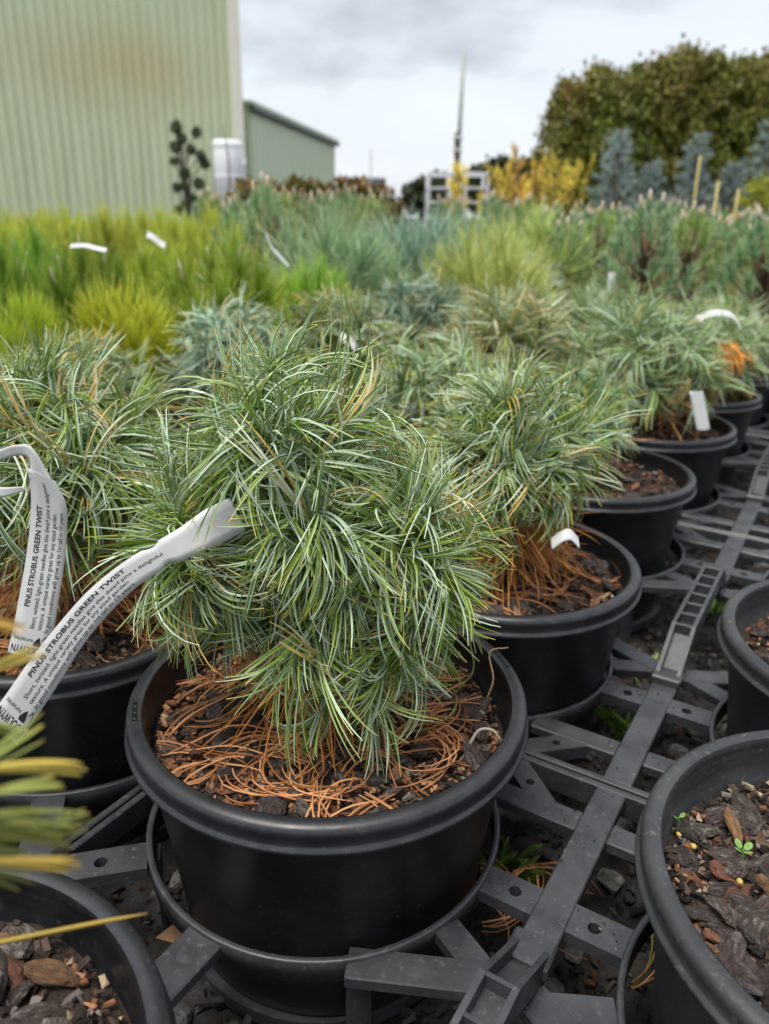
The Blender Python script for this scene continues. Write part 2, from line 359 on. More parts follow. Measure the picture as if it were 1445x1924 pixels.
# ------------------------------------------------------------------ trays
def bar_me(name, p0, p1, width, ztop, hgt, mt=None):
    p0 = Vector((*p0, 0)); p1 = Vector((*p1, 0)); L = (p1 - p0).length
    me = box_me(name, L, width, hgt, [mt or MTRAY], 0.0007, (L / 2, 0, -hgt / 2))
    a = math.atan2(p1.y - p0.y, p1.x - p0.x); me.transform(Matrix.Translation((p0.x, p0.y, ztop)) @ Matrix.Rotation(a, 4, 'Z')); return me
def holed_me(name, p0, p1, width, ztop, hgt, fr, rad):
    """a bar with a round hole right through it"""
    p0 = Vector((*p0, 0)); p1 = Vector((*p1, 0)); L = (p1 - p0).length; N = 20; cxh = L * fr; hw = width / 2
    ang = sorted([2 * PI * k / N for k in range(N)] + [math.atan2(sy * hw, sx_) % (2 * PI) for sy in (-1, 1) for sx_ in (L - cxh, -cxh)])
    V = []; n = len(ang)
    for zt in (0, -hgt):
        for a in ang:
            dx, dy = math.cos(a), math.sin(a); k = min((L - cxh) / dx if dx > 1e-9 else 1e9, -cxh / dx if dx < -1e-9 else 1e9, hw / abs(dy) if abs(dy) > 1e-9 else 1e9)
            V.append((cxh + dx * k, dy * k, zt))
        for a in ang: V.append((cxh + math.cos(a) * rad, math.sin(a) * rad, zt))
    F = []
    for i in range(n):
        j = (i + 1) % n
        F += [(i, j, n + j, n + i), (2 * n + j, 2 * n + i, 3 * n + i, 3 * n + j), (i, 2 * n + i, 2 * n + j, j), (n + j, 3 * n + j, 3 * n + i, n + i)]
    me = mesh_py(name, V, F, [MTRAY]); a = math.atan2(p1.y - p0.y, p1.x - p0.x)
    me.transform(Matrix.Translation((p0.x, p0.y, ztop)) @ Matrix.Rotation(a, 4, 'Z')); return me
RX, RY, RR = 0.1315, 0.125, 0.0965
def build_tray():
    root = empty('pot_tray')
    rp_ = [(RR - .0032, 0.0), (RR - .0028, .0006), (RR - .0004, .0006), (RR, 0.0), (RR - .0006, -.0125), (RR - .0036, -.0125), (RR - .0032, 0.0)]
    v, f = lathe(rp_, 72); ring = mesh_py('ring', v, f, [MTRAY], True)
    b2 = [(.070, -.058), (.082, -.058), (.082, -.066), (.070, -.066), (.070, -.058)]
    v, f = lathe(b2, 40); ring2 = mesh_py('base_ring', v, f, [MTRAY])
    legm = box_me('leg', .012, .003, .057, [MTRAY], .0004, (0, 0, -.040))
    disc = mesh_py('boss', *lathe([(0.0, .00012), (.0046, .00012), (.0048, -.0001), (.0058, -.003)], 24), [MTRAY], False)
    H = .0068
    def add(nm, me): return ob(nm, me, root)
    def boss(x, y, z=TRZ): o = ob('boss', disc, root, (x, y, z))
    for sx in (-1, 1):
        for sy in (-1, 1):
            c = (sx * RX, sy * RY); ro = ob('ring', ring, root, (c[0], c[1], TRZ))
            ob('base_ring', ring2, root, (c[0], c[1], TRZ))
            for k in range(4):
                a = PI / 4 + k * PI / 2; ob('leg', legm, root, (c[0] + (RR - .005) * math.cos(a), c[1] + (RR - .005) * math.sin(a), TRZ), (0, 0, a + PI / 2))
            # ring equator to spine, with a peg hole
            xr = c[0] - sx * (RR - .002)
            add('strut', holed_me('strut', (xr, c[1] + sy * .004), (sx * .0085, c[1] + sy * .004), .018, TRZ - .0006, H, .60, .0032))
            boss(xr - sx * .009, c[1] + sy * .004, TRZ - .0006)
            # end strut, ring to spine, parallel to the rail
            xo = c[0] - sx * math.sqrt(RR ** 2 - .068 ** 2)
            add('strut', bar_me('strut', (xo + sx * .001, c[1] + sy * .068), (sx * .0085, c[1] + sy * .068), .015, TRZ - .0009, H))
            # holed diagonal between the end strut and the rail
            add('brace', holed_me('brace', (sx * .030, c[1] + sy * .071), (sx * .062, c[1] + sy * .101), .014, TRZ - .0012, .009, .42, .0026))
            # braces from the foot of the handle to the rings
            add('brace', bar_me('brace', (sx * .006, sy * .083), (c[0] - sx * .0625, c[1] - sy * .0715), .016, TRZ - .0014, H)); pass
            add('brace', bar_me('brace', (sx * .014, sy * .0815), (c[0] - sx * .091, c[1] - sy * .030), .014, TRZ - .0018, H)); pass
            # corner strut from the side rail to the ring
            add('strut', holed_me('strut', (sx * .222, sy * .016), (c[0] + sx * .058, c[1] - sy * .0765), .018, TRZ - .0006, H, .5, .0034))
            pass
            # outer corner web
            add('brace', bar_me('brace', (sx * .224, sy * .222), (c[0] + sx * .066, c[1] + sy * .068), .016, TRZ - .0012, H))
        add('strut', bar_me('strut', (sx * RX, -(RY - RR + .0015)), (sx * RX, RY - RR + .0015), .020, TRZ - .0016, H)); boss(sx * RX, .018, TRZ - .0016)
        add('rail', bar_me('rail', (sx * .2262, -.2265), (sx * .2262, .2265), .0042, TRZ - .0002, .016))
        add('rail', bar_me('rail', (-.2285, sx * .2272), (.2285, sx * .2272), .0042, TRZ + .0003, .016))
        add('spine', bar_me('spine', (0, sx * .075), (0, sx * .2255), .017, TRZ, .0075))
    # carrying handle: two rails on a raised path with ribs between them
    path = [(-.103, .000), (-.096, .004), (-.060, .024), (.060, .024), (.096, .004), (.103, .000)]
    hd = empty('handle'); hd.parent = root; hd.location = (0, 0, TRZ)
    for s in (-1, 1):
        V = []; F = []
        for i, (y, z) in enumerate(path):
            for x in (s * .0058, s * .0086): V += [(x, y, z + .004), (x, y, z - .011)]
        for i in range(len(path) - 1):
            a, b = i * 4, (i + 1) * 4
            F += [(a, b, b + 2, a + 2), (a + 1, a + 3, b + 3, b + 1), (a, a + 1, b + 1, b), (a + 2, b + 2, b + 3, a + 3)]
        F += [(0, 2, 3, 1), (len(V) - 4, len(V) - 3, len(V) - 1, len(V) - 2)]
        me = mesh_py('side_rail', V, F, [MTRAY]); me.validate(); ob('side_rail', me, hd)
    V = []; F = []
    for y, z in path: V += [(-.0062, y, z - .004), (.0062, y, z - .004), (.0062, y, z - .006), (-.0062, y, z - .006)]
    for i in range(len(path) - 1):
        a = i * 4; b = a + 4
        for k in range(4): F.append((a + k, a + (k + 1) % 4, b + (k + 1) % 4, b + k))
    ob('grip_floor', mesh_py('grip_floor', V, F, [MTRAY]), hd)
    ribm = box_me('rib', .0122, .0022, .010, [MTRAY], .0003, (0, 0, -.002))
    for k in range(7): ob('rib', ribm, hd, (0, -.060 + k * .020, .0245))
    for s in (-1, 1): ob('end_block', box_me('end_block', .0205, .016, .008, [MTRAY], .0012, (0, 0, .0015)), hd, (0, s * .0985, .0005))
    return root
tray0 = build_tray()
TRAYS = []
for i, j in [(0, 0), (0, 1), (-1, 0), (-1, 1), (0, 2), (-1, 2), (0, 3), (-2, 1), (-2, 2), (-1, 3), (0, 4), (1, 1), (1, 2)]:
    t = tray0 if (i, j) == (0, 0) else copy_tree(tray0)
    g = grid(0.1315 + i * .458, -.125 + j * .4605)
    t.location = g + Vector((rs.uniform(-.001, .001), rs.uniform(-.001, .001), 0)); t.rotation_euler = (0, 0, GANG)
    TRAYS.append((i, j, t))
    lab = {(0, 0): 'black plastic pot carrying tray holding the sharp green pine and a bare pot of bark',
           (0, 1): 'black plastic pot tray with a full raised handle showing between the pot rows',
           (-1, 0): 'black plastic pot tray under the pine whose white label hangs straight down',
           (0, 2): 'black plastic pot tray lying past the one with the full handle in view'}.get((i, j), 'black plastic pot tray hidden under the rows of pines')
    tag(t, lab, 'tray', 'black pot trays set edge to edge')

# ------------------------------------------------------------------ pots
def pot_meshes(segs, mb, mr):
    body = [(0.0, .012), (.074, .012), (.0775, .014), (.0785, .020), (.084, .075), (.0925, .136), (.0935, .1372), (.0922, .1372)]
    inner = [(.0915, .1495), (.0905, .1465), (.0912, .1452), (.0903, .1430), (.0908, .1415), (.0899, .1390), (.0903, .1375), (.0894, .135), (.088, .118), (.0, .117)]
    rim = [(.0915, .1493), (.0928, .1502), (.0950, .1502), (.0972, .1496), (.0986, .1482), (.0991, .1462), (.0987, .1446), (.0985, .1412), (.0989, .1400), (.1001, .1394), (.1004, .1384), (.1001, .1374), (.0992, .1370), (.0932, .1372)]
    v, f = join([lathe(body, segs)]); b = mesh_py('pot_body', v, f, [mb], True)
    v, f = lathe(inner, segs); i = mesh_py('inner_wall', v, f, [mb], True)
    v, f = lathe(rim, segs); r = mesh_py('rim', v, f, [mr], True)
    for me in (b, i, r):
        me.validate()
    return b, i, r
POTN = pot_meshes(128, MPOT, MRIM); POTG = pot_meshes(96, MPOTG, MPOTG); POTF = pot_meshes(40, MPOT, MRIM)
def slot_mesh():
    v1 = box_me('hanger_slot', .0026, .017, .0015, [MSLOT], .0003); return v1
SLOT = slot_mesh(); NIB = box_me('nib', .0018, .0022, .0012, [MPOT], .0003)
CHIPS = [rock_mesh('bark_chip', 70 + i, 2, MBARK, (1, .66, .34), .55) for i in range(7)]
CHIPR = [rock_mesh('bark_chip', 90 + i, 2, MBARKR, (1, .32, .20), .6) for i in range(3)]
CHIPT = [rock_mesh('wood_chip', 95 + i, 1, MBARKT, (1, .28, .16), .4) for i in range(2)]
def soil_h(x, y, s): return .0022 * math.sin(x * 90 + s) * math.cos(y * 80 + s * 2) + .0015 * math.sin(x * 210 + y * 170 + s)
def soil_mesh(seed, R=.0895, n=26):
    V = [(0, 0, soil_h(0, 0, seed))]; F = []; k = 40
    for i in range(1, n + 1):
        for a in range(k):
            r = R * i / n; x, y = r * math.cos(2 * PI * a / k), r * math.sin(2 * PI * a / k); V.append((x, y, soil_h(x, y, seed)))
    for a in range(k): F.append((0, 1 + a, 1 + (a + 1) % k))
    for i in range(n - 1):
        for a in range(k):
            p = 1 + i * k + a; q = 1 + i * k + (a + 1) % k; F.append((p, p + k, q + k, q))
    return mesh_py('potting_mix', V, F, [MSOIL], True)
PAL = [(.020, .015, .012), (.075, .050, .038), (.22, .095, .045), (.32, .16, .08), (.16, .135, .12), (.33, .25, .16)]
def near_pot(name, loc, label, soilz, seed, meshes=POTN, chips=90, frags=1500, red=.35, tilt=(0, 0), group=None, slots=(), chipsize=(.008, .019), rz=0):
    t = empty(name, loc); t.rotation_euler = (tilt[0], tilt[1], rz); tag(t, label, 'pot', group)
    ob('pot_body', meshes[0], t); ob('inner_wall', meshes[1], t); ob('rim', meshes[2], t)
    s = ob('potting_mix', soil_mesh(seed), t, (0, 0, soilz))
    rng = np.random.default_rng(seed); r = random.Random(seed)
    def place(n):
        rr = np.sqrt(rng.random(n)) * .0865; a = rng.uniform(0, 6.283, n); x, y = rr * np.cos(a), rr * np.sin(a)
        z = np.array([soil_h(p, q, seed) for p, q in zip(x, y)]) + rng.uniform(-.0005, .002, n) + np.maximum(0, rr - .075) * .25
        return np.stack([x, y, z], 1)
    pr = np.array([.30, .24, .26 * red / .35, .10 * red / .35, .07, .03]); pr /= pr.sum()
    fm = ob('mulch_fragments', frag_mesh('mulch_fragments', frags, place, rng, (.0018, .0062), PAL, pr, MFRAG), s); fm['kind'] = 'stuff'
    for k in range(chips):
        a = r.uniform(0, 6.283); q = math.sqrt(r.random()) * .082; x, y = q * math.cos(a), q * math.sin(a); u = r.random()
        sz = r.uniform(*chipsize)
        if u < .76: me = CHIPS[r.randrange(7)]
        elif u < .94: me = CHIPR[r.randrange(3)]
        else: me = CHIPT[r.randrange(2)]
        o = ob('bark_chip', me, s, (x, y, soil_h(x, y, seed) + sz * .12 + r.uniform(.0, .0025)), (r.gauss(0, .35), r.gauss(0, .35), r.uniform(0, 6.28))); o.scale = (sz, sz, sz)
    for a in slots:
        sl = ob('hanger_slot', SLOT, t, (.0945 * math.cos(a), .0945 * math.sin(a), .1497), (0, 0, a))
        for q in (-.005, 0, .005): ob('slot_nib', NIB, sl, (0, q, .0005))
    return t
PM = Vector((-.0299, .3439, 0)); PL1 = Vector((-.154, .128, 0)); PR1 = Vector((.2008, .2169, 0)); PR2 = Vector((.3046, .3937, 0))
PL2 = Vector((-.1985, .4398, 0)); PP2 = Vector((.0854, .5165, 0)); PP3 = Vector((.2053, .7368, 0)); PP4 = Vector((.3262, .9321, 0))
def ang(px, py, c): q = onz(px, py, RIMZ) - c; return math.atan2(q.y, q.x)
MPT = near_pot('nursery_pot', PM + Vector((.003, 0, 0)), 'black pot with slotted rim under the sharp green pine, orange needles on its bark', .126, 1, chips=140, frags=4200, red=.5, slots=(ang(268, 1335, PM), ang(944, 1238, PM)))
MPT.scale = (1.03, 1.03, 1.0)
near_pot('nursery_pot', PL2, 'black pot under the pine whose white label hangs straight down', .130, 2, chips=80, frags=2600, red=.5)
near_pot('nursery_pot', PP2, 'black pot of bark holding the pine right behind the sharp green one', .131, 3, chips=100, frags=1300, red=.3)
near_pot('nursery_pot', PP3, 'black pot of bark between the second pine and the next tray joint', .131, 4, chips=60, frags=900, red=.5)
near_pot('nursery_pot', PP4, 'black pot holding the broad pale green pine with a hanging white label', .132, 5, chips=50, frags=700, red=.5)
near_pot('nursery_pot', PL1, 'black pot of coarse dark bark beneath yellow-tipped needles', .128, 6, chips=170, frags=2600, red=.12, chipsize=(.011, .028))
near_pot('nursery_pot', PR1, 'dusty bare pot of grey bark with tiny seedlings and yellow beads', .124, 7, POTG, chips=280, frags=4200, red=.12, chipsize=(.008, .021))
near_pot('nursery_pot', PR2, 'dusty bare pot behind the pot with seedlings, beside the tray handle', .126, 8, POTG, chips=110, frags=900, red=.2)

# ------------------------------------------------------------------ twisted-needle pines close by
def branches(base, targets, rng, r0=.006):
    base = Vector(base); top = Vector(np.mean(np.array(targets), 0)); parts = []
    mid = base.lerp(top, .5) + Vector((rng.uniform(-.005, .005), rng.uniform(-.005, .005), 0))
    parts.append(tube([base, mid, top], [r0, r0 * .8, r0 * .5], 8))
    for k, tg in enumerate(targets):
        tg = Vector(tg); s = base.lerp(top, .25 + .7 * ((k * 0.618) % 1)); m1 = s.lerp(tg, .55) + Vector((0, 0, -.006))
        parts.append(tube([s, m1, tg], [r0 * .42, r0 * .32, r0 * .25], 5))
    return join(parts)
def twist_plant(loc, label, seed, nsh, nf, cz, rad, group=None, L=.064, W=.0012, soil=.128, ndead=160, squash=(1, 1), lobes=(), yellow=.05, elmin=-32, segs=7, deadz=(.02, .07), droop=2.0, shift=(0, 0), curl=30):
    rng = np.random.default_rng(seed); t = empty('dwarf_pine', (loc.x, loc.y, soil - .002)); tag(t, label, 'pine', group)
    z0 = soil - .002
    D = fib_dirs(nsh, math.radians(elmin), PI / 2, rng)
    P = []; Q = []
    for k in range(nsh):
        d = D[k]; e = np.array([rad[0] * squash[0], rad[0] * squash[1], rad[1]]) * rng.uniform(.78, 1.08)
        P.append(np.array([shift[0] * max(0, d[2] + .3), shift[1], cz - z0]) + d * e); q = d + np.array([0, 0, .30]); Q.append(q / np.linalg.norm(q))
    for (x, y, z, dx, dy, dz) in lobes: P.append(np.array([x, y, z - z0])); Q.append(np.array([dx, dy, dz]))
    v, f = branches((0, 0, -.008), [tuple(p) for p in P], rng); ob('trunk', mesh_py('trunk', v, f, [MTRUNK], True), t)
    for p, q in zip(P, Q):
        low = max(0., -q[2])
        V, F, C, S = twist_tuft(rng, p, q, int(nf * rng.uniform(.75, 1.25)), L=L * rng.uniform(.9, 1.1), W=W, droop=droop + 7 * low, yellow=yellow, segs=segs, curl=curl)
        ob('needle_tuft', mesh_np('needle_tuft', V, F, [MNEED], col_pt=C, face_f=S), t)
    if ndead:
        a = rng.uniform(0, 6.283, ndead); r = rng.uniform(.006, rad[0] * .95, ndead)
        base = np.stack([r * np.cos(a), r * np.sin(a), rng.uniform(deadz[0], deadz[1], ndead)], 1)
        d = np.stack([np.cos(a), np.sin(a), rng.normal(-.35, .45, ndead)], 1)
        V, F, C, S = dead_arr(rng, base, d, L=.058, W=W * .9)
        V[:, 2] = np.maximum(V[:, 2], .004 + .002 * np.sin(V[:, 0] * 200))
        o = ob('dead_needles', mesh_np('dead_needles', V, F, [MDEAD], col_pt=C, face_f=S), t); tag(o, 'dry orange needles hanging under the foliage')
    return t
def fallen(loc, z, n, seed, label, R=.07, L=.065, W=.00085):
    rng = np.random.default_rng(seed); a = rng.uniform(0, 6.283, n); r = np.sqrt(rng.random(n)) * R
    base = np.stack([r * np.cos(a), r * np.sin(a), np.zeros(n)], 1); b = rng.uniform(0, 6.283, n)
    # bundles of about four lie together
    g = np.arange(n) // 4 * 4; base = base[g] + rng.normal(size=(n, 3)) * .0012; b = b[g] + rng.normal(size=n) * .08
    d = np.stack([np.cos(b), np.sin(b), np.zeros(n)], 1)
    cur = (rng.normal(36, 16, n) * rng.choice([-1, 1], n))[g] + rng.normal(size=n) * 5
    side = np.stack([np.zeros(n), np.zeros(n), np.ones(n)], 1) * cur[:, None]
    mixv = rng.random((n, 1)); c0 = np.array([0.42, 0.15, 0.05]) * (1 - mixv) + np.array([0.70, 0.36, 0.16]) * mixv
    gr = rng.random(n) < .06; c0[gr] = [.30, .30, .08]
    V, F, C, S = needle_arrays(rng, base, d, side, side * rng.uniform(.4, 1.6, (n, 1)), np.zeros(n), L * rng.uniform(.6, 1.25, n), W * rng.uniform(.8, 1.2, n), 9, c0, c0 * 1.05, np.array([.3, .14, .06]), 3)
    rr = np.hypot(V[:, 0], V[:, 1]); k = np.where(rr > .086, .086 / np.maximum(rr, 1e-6), 1); V[:, 0] *= k; V[:, 1] *= k
    lift = np.repeat(rng.uniform(.004, .0085, n), len(V) // n); V[:, 2] += lift + .002 * np.sin(V[:, 0] * 140 + lift * 900)
    o = ob('fallen_needles', mesh_np('fallen_needles', V, F, [MDEAD], col_pt=C, face_f=S), None, (loc.x, loc.y, z)); tag(o, label, 'needles', kind='stuff'); return o

def tiers(seed, spec):
    """shoots gathered in uneven tiers: (centre, radius, number, mean direction, spread)"""
    r = np.random.default_rng(seed); o = []
    for c, rad, n, md, spd in spec:
        md = norm(A(md, float))
        for _ in range(n):
            d = norm(md + r.normal(size=3) * spd); p = A(c, float) + d * rad * r.uniform(.5, 1.0); o.append((*p, *d))
    return o
A = np.array
MAIN = twist_plant(PM, 'sharp blue-green dwarf pine with curling needles, long white label pointing away from it', 11, 0, 40, .234, (.026, .036), L=.064, curl=46, droop=1.0, segs=10,
            lobes=tiers(5, [((-.012, .004, .250), .024, 17, (-.05, -.1, 1), .55), ((-.030, .0, .226), .018, 7, (-1, -.25, .35), .35), ((.026, -.002, .222), .022, 10, (1, -.3, .45), .4),
                            ((.004, -.010, .226), .018, 5, (.1, -1, .5), .35), ((.004, .0, .206), .018, 5, (.1, -1, .08), .42), ((-.018, .004, .210), .014, 4, (-1, -.35, .12), .28), ((.018, .002, .200), .016, 4, (1, -.2, .0), .35), ((.010, -.004, .190), .010, 2, (.3, -.6, -.8), .12), ((-.005, .018, .21), .02, 5, (0, 1, .1), .5)]), ndead=230, W=.00092)
MAIN.scale = (.85, .85, 1.0); MAIN.location.x -= .004
fallen(PM, .126, 190, 21, 'loose orange-brown needles strewn over the bark below the sharp green pine', R=.075)
LP2 = twist_plant(PL2, 'dwarf pine with brownish curled needles and a white label hanging straight down', 12, 34, 38, .224, (.032, .034), L=.060, curl=46, segs=9, elmin=-12, ndead=320, yellow=.13, W=.00095, deadz=(.02, .10))
LP2.scale = (.92, .92, .98)
fallen(PL2, .130, 140, 22, 'loose orange needles on the bark under the pine with the straight label', R=.078)
PPL = twist_plant(PP2, 'bushy dwarf pine right behind the sharp green one, over a bunch of dry orange needles', 13, 30, 38, .216, (.028, .024), L=.056, curl=46, ndead=380, W=.00098, segs=6, elmin=-8, deadz=(.03, .075))
PPL.scale = (.88, .88, .98)
fallen(PP2, .131, 60, 23, 'few loose orange needles on the bark of the second pine', R=.07)

# ------------------------------------------------------------------ rows of pines behind
def foliage_obj(arr, name, mt, parent): V, F, C, S = arr; return ob(name, mesh_np(name, V, F, [mt], col_pt=C, face_f=S), parent)
def proto_twist(seed, g1=G1, g2=G2, yellow=.05, nsh=30, nf=24, rad=(.034, .027), h=.064, L=.054, curl=34, W=.0012, tip=TIPY):
    rng = np.random.default_rng(seed); t = empty('dwarf_pine'); D = fib_dirs(nsh, math.radians(-22), PI / 2, rng); parts = []; P = []
    for k in range(nsh):
        p = np.array([0, 0, h]) + D[k] * np.array([rad[0], rad[0], rad[1]]) * rng.uniform(.75, 1.08); q = norm(D[k] + np.array([0, 0, .35])); P.append(p)
        parts.append(twist_tuft(rng, p, q, nf, L=L, W=W, segs=4, sides=2, per=4, yellow=yellow, g1=g1, g2=g2, curl=curl, tipc=tip))
    foliage_obj(cat_arr(parts), 'foliage', MNEEDM, t)
    v, f = branches((0, 0, -.008), [tuple(p) for p in P[::3]], rng); ob('trunk', mesh_py('trunk', v, f, [MTRUNK], True), t)
    n = 90; a = rng.uniform(0, 6.28, n); r = rng.uniform(.005, .05, n); base = np.stack([r * np.cos(a), r * np.sin(a), rng.uniform(.025, .07, n)], 1); d = np.stack([np.cos(a), np.sin(a), rng.normal(-.5, .4, n)], 1)
    foliage_obj(dead_arr(rng, base, d, segs=4, sides=2, W=.0013), 'dead_needles', MDEAD, t)
    return t
def proto_upright(seed, g1, g2, tip, nsh=26, nn=210, h=.15, spread=1.0, L=.050, W=.0014, candles=5, lean=.04, dome=.62):
    """long straight needles on rising shoots"""
    rng = np.random.default_rng(seed); t = empty('pine'); parts = []; P = []; tops = []
    for k in range(nsh):
        a = 2.4 * k + rng.random(); r = spread * math.sqrt((k + .3) / nsh); d = norm(np.array([math.cos(a) * r, math.sin(a) * r, 1.0]))
        ln = h * (1.06 - dome * (k / nsh)) * rng.uniform(.9, 1.06); top = d * ln + np.array([math.cos(a), math.sin(a), 0]) * r * .06; P.append(top * .72); tops.append((top, d))
        f = rng.random(nn); base = top[None] * (.62 + .38 * f)[:, None]; th = 1.35 - 1.0 * f + rng.normal(size=nn) * .14
        pr = perp_rand(rng, np.tile(d, (nn, 1))); dr = d[None] * np.cos(th)[:, None] + pr * np.sin(th)[:, None]
        mv = rng.random((nn, 1)); c0 = g1 * (1 - mv) + g2 * mv
        b = perp_rand(rng, dr) * rng.normal(0, 3.5, (nn, 1))
        parts.append(needle_arrays(rng, base, dr, b, b, np.full(nn, -lean * 6.), L * rng.uniform(.7, 1.15, nn), W * rng.uniform(.85, 1.2, nn), 3, c0 * .6, c0 * 1.9, tip, 2))  # darker older roots, bright tips; shade inside each clump put into this gradient
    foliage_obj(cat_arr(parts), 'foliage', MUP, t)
    v, f = branches((0, 0, -.008), [tuple(p) for p in P], rng); ob('trunk', mesh_py('trunk', v, f, [MTRUNK], True), t)
    for (top, d) in tops[:candles]:
        tp = Vector(top); dd = Vector(d); v, f = tube([tp, tp + dd * .010, tp + dd * .022, tp + dd * .027], [.0022, .0036, .0026, .0006], 6); ob('candle', mesh_py('candle', v, f, [MCANDLE], True), t)
    return t
def proto_tufted(seed, g1, g2, tip, h=.29, ntuft=38, nn=75, L=.024, W=.0014, candles=4, spread=.095):
    """little tree with brush-like tufts on short upswept branches"""
    rng = np.random.default_rng(seed); t = empty('pine_sapling'); parts = []; P = []; tops = []
    for k in range(ntuft):
        f = .16 + .84 * (k + 1) / ntuft; a = 2.4 * k + rng.random() * .6; r = spread * (1.15 - f) * rng.uniform(.7, 1.2) + .004
        if k == ntuft - 1: r = 0
        p = np.array([math.cos(a) * r, math.sin(a) * r, h * f * .93]); d = norm(np.array([math.cos(a) * r * 6, math.sin(a) * r * 6, 1.0]))
        P.append(p); tops.append((p + d * .035, d)); fr = rng.random(nn); base = p[None] + d[None] * (fr * .030)[:, None]; th = 1.05 - .75 * fr + rng.normal(size=nn) * .15
        pr = perp_rand(rng, np.tile(d, (nn, 1))); dr = d[None] * np.cos(th)[:, None] + pr * np.sin(th)[:, None]; mv = rng.random((nn, 1)); c0 = g1 * (1 - mv) + g2 * mv
        b = perp_rand(rng, dr) * rng.normal(0, 6, (nn, 1))
        parts.append(needle_arrays(rng, base, dr, b, b, np.full(nn, -6.), L * rng.uniform(.75, 1.15, nn), W * rng.uniform(.85, 1.2, nn), 2, c0, c0 * 1.35, tip, 2))
    foliage_obj(cat_arr(parts), 'foliage', MPLAIN, t)
    pts = [tube([(0, 0, -.01), (.003, 0, h * .5), (0, .002, h * .95)], [.006, .0045, .0025], 7)]
    for p in P[:-1]: pts.append(tube([(0, 0, p[2] * .72), tuple(p * np.array([.6, .6, .86])), tuple(p)], [.003, .0024, .002], 5))
    v, f = join(pts); ob('trunk', mesh_py('trunk', v, f, [MTRUNK], True), t)
    for (tp, d) in tops[-candles:]:
        tp = Vector(tp); dd = Vector(d); v, f = tube([tp, tp + dd * .009, tp + dd * .021, tp + dd * .026], [.002, .0032, .0024, .0006], 6); ob('candle', mesh_py('candle', v, f, [MCANDLE], True), t)
    return t
TW = [proto_twist(31), proto_twist(32, curl=38), proto_twist(33, h=.06, rad=(.038, .028))]
TWP = [proto_twist(34, g1=A([.15, .29, .075]), g2=A([.27, .42, .13]), rad=(.042, .032), L=.058, curl=28, h=.07)]
TWY = [proto_twist(35, g1=A([.17, .24, .05]), g2=A([.30, .33, .07]), h=.06, rad=(.036, .028), L=.046, curl=22, yellow=.2)]
TWB = [proto_twist(36, g1=A([.075, .17, .09]), g2=A([.15, .26, .165]), L=.050, curl=38, h=.062, rad=(.040, .028))]
GTIP = A([.55, .58, .12])
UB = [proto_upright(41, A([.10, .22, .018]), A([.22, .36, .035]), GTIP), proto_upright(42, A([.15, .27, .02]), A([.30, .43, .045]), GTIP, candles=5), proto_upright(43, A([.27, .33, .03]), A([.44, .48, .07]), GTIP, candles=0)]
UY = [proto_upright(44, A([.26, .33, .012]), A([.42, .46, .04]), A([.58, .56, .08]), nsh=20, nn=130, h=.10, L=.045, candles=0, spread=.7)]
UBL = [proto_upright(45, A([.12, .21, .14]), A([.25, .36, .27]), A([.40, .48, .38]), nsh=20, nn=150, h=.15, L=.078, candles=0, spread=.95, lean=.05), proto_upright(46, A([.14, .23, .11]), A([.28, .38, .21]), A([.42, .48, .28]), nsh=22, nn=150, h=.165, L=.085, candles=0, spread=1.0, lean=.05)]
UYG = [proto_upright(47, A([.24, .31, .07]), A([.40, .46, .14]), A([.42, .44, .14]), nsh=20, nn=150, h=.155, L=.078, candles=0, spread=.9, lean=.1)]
TF = [proto_tufted(51, A([.14, .25, .12]), A([.30, .43, .24]), A([.46, .52, .32])), proto_tufted(52, A([.14, .25, .11]), A([.30, .43, .21]), A([.44, .52, .28]), ntuft=46), proto_tufted(53, A([.17, .27, .07]), A([.33, .44, .14]), A([.48, .5, .2]), ntuft=36, nn=80)]
USED = set()
LABEL = {
    'twist': ('pine', 'blue-green dwarf pine with curling needles standing in the rows behind', 'curly dwarf pines in the rows behind'),
    'pale': ('pine', 'broad pale green dwarf pine above a white label, at the end of the pot row', 'pale dwarf pines at the row end'),
    'yellowtwist': ('pine', 'small yellow-green curly dwarf pine among the blue-green ones', 'small yellow-green curly pines'),
    'bluetwist': ('pine', 'low blue dwarf pine with tightly curled needles beyond the pale ones', 'low blue curly pines'),
    'bright': ('pine', 'bright green pine with long straight upright needles in the rows near the shed', 'bright green upright pines'),
    'yellow': ('pine', 'small bushy lime-yellow pine among the bright green upright pines', 'lime-yellow bushy pines'),
    'blue': ('pine', 'grey-blue pine with long straight spreading needles below the far pole', 'grey-blue long-needled pines'),
    'yellowgreen': ('pine', 'pale yellow-green long-needled pine below the golden conifers', 'pale yellow-green long-needled pines'),
    'tufted': ('pine', 'young pine with brush-like blue-green tufts on a thin stem', 'tufted young pines in the far rows')}
PROTO = {'twist': TW, 'pale': TWP, 'yellowtwist': TWY, 'bluetwist': TWB, 'bright': UB, 'yellow': UY, 'blue': UBL, 'yellowgreen': UYG, 'tufted': TF}
POTLAB = ('pot', 'black nursery pot in the crowded rows behind, mostly covered by foliage', 'black pots of the back rows')
pot_proto = None
def back_pot(loc, s=1.0):
    global pot_proto
    if pot_proto is None:
        t = empty('nursery_pot'); ob('pot_body', POTF[0], t); ob('inner_wall', POTF[1], t); ob('rim', POTF[2], t); ob('potting_mix', soil_mesh(9, n=8), t, (0, 0, .131)); tag(t, POTLAB[1], POTLAB[0], POTLAB[2]); pot_proto = t
    else: t = copy_tree(pot_proto)
    t.location = loc; t.rotation_euler = (0, 0, rs.uniform(0, 6.28)); t.scale = (s, s, s); return t
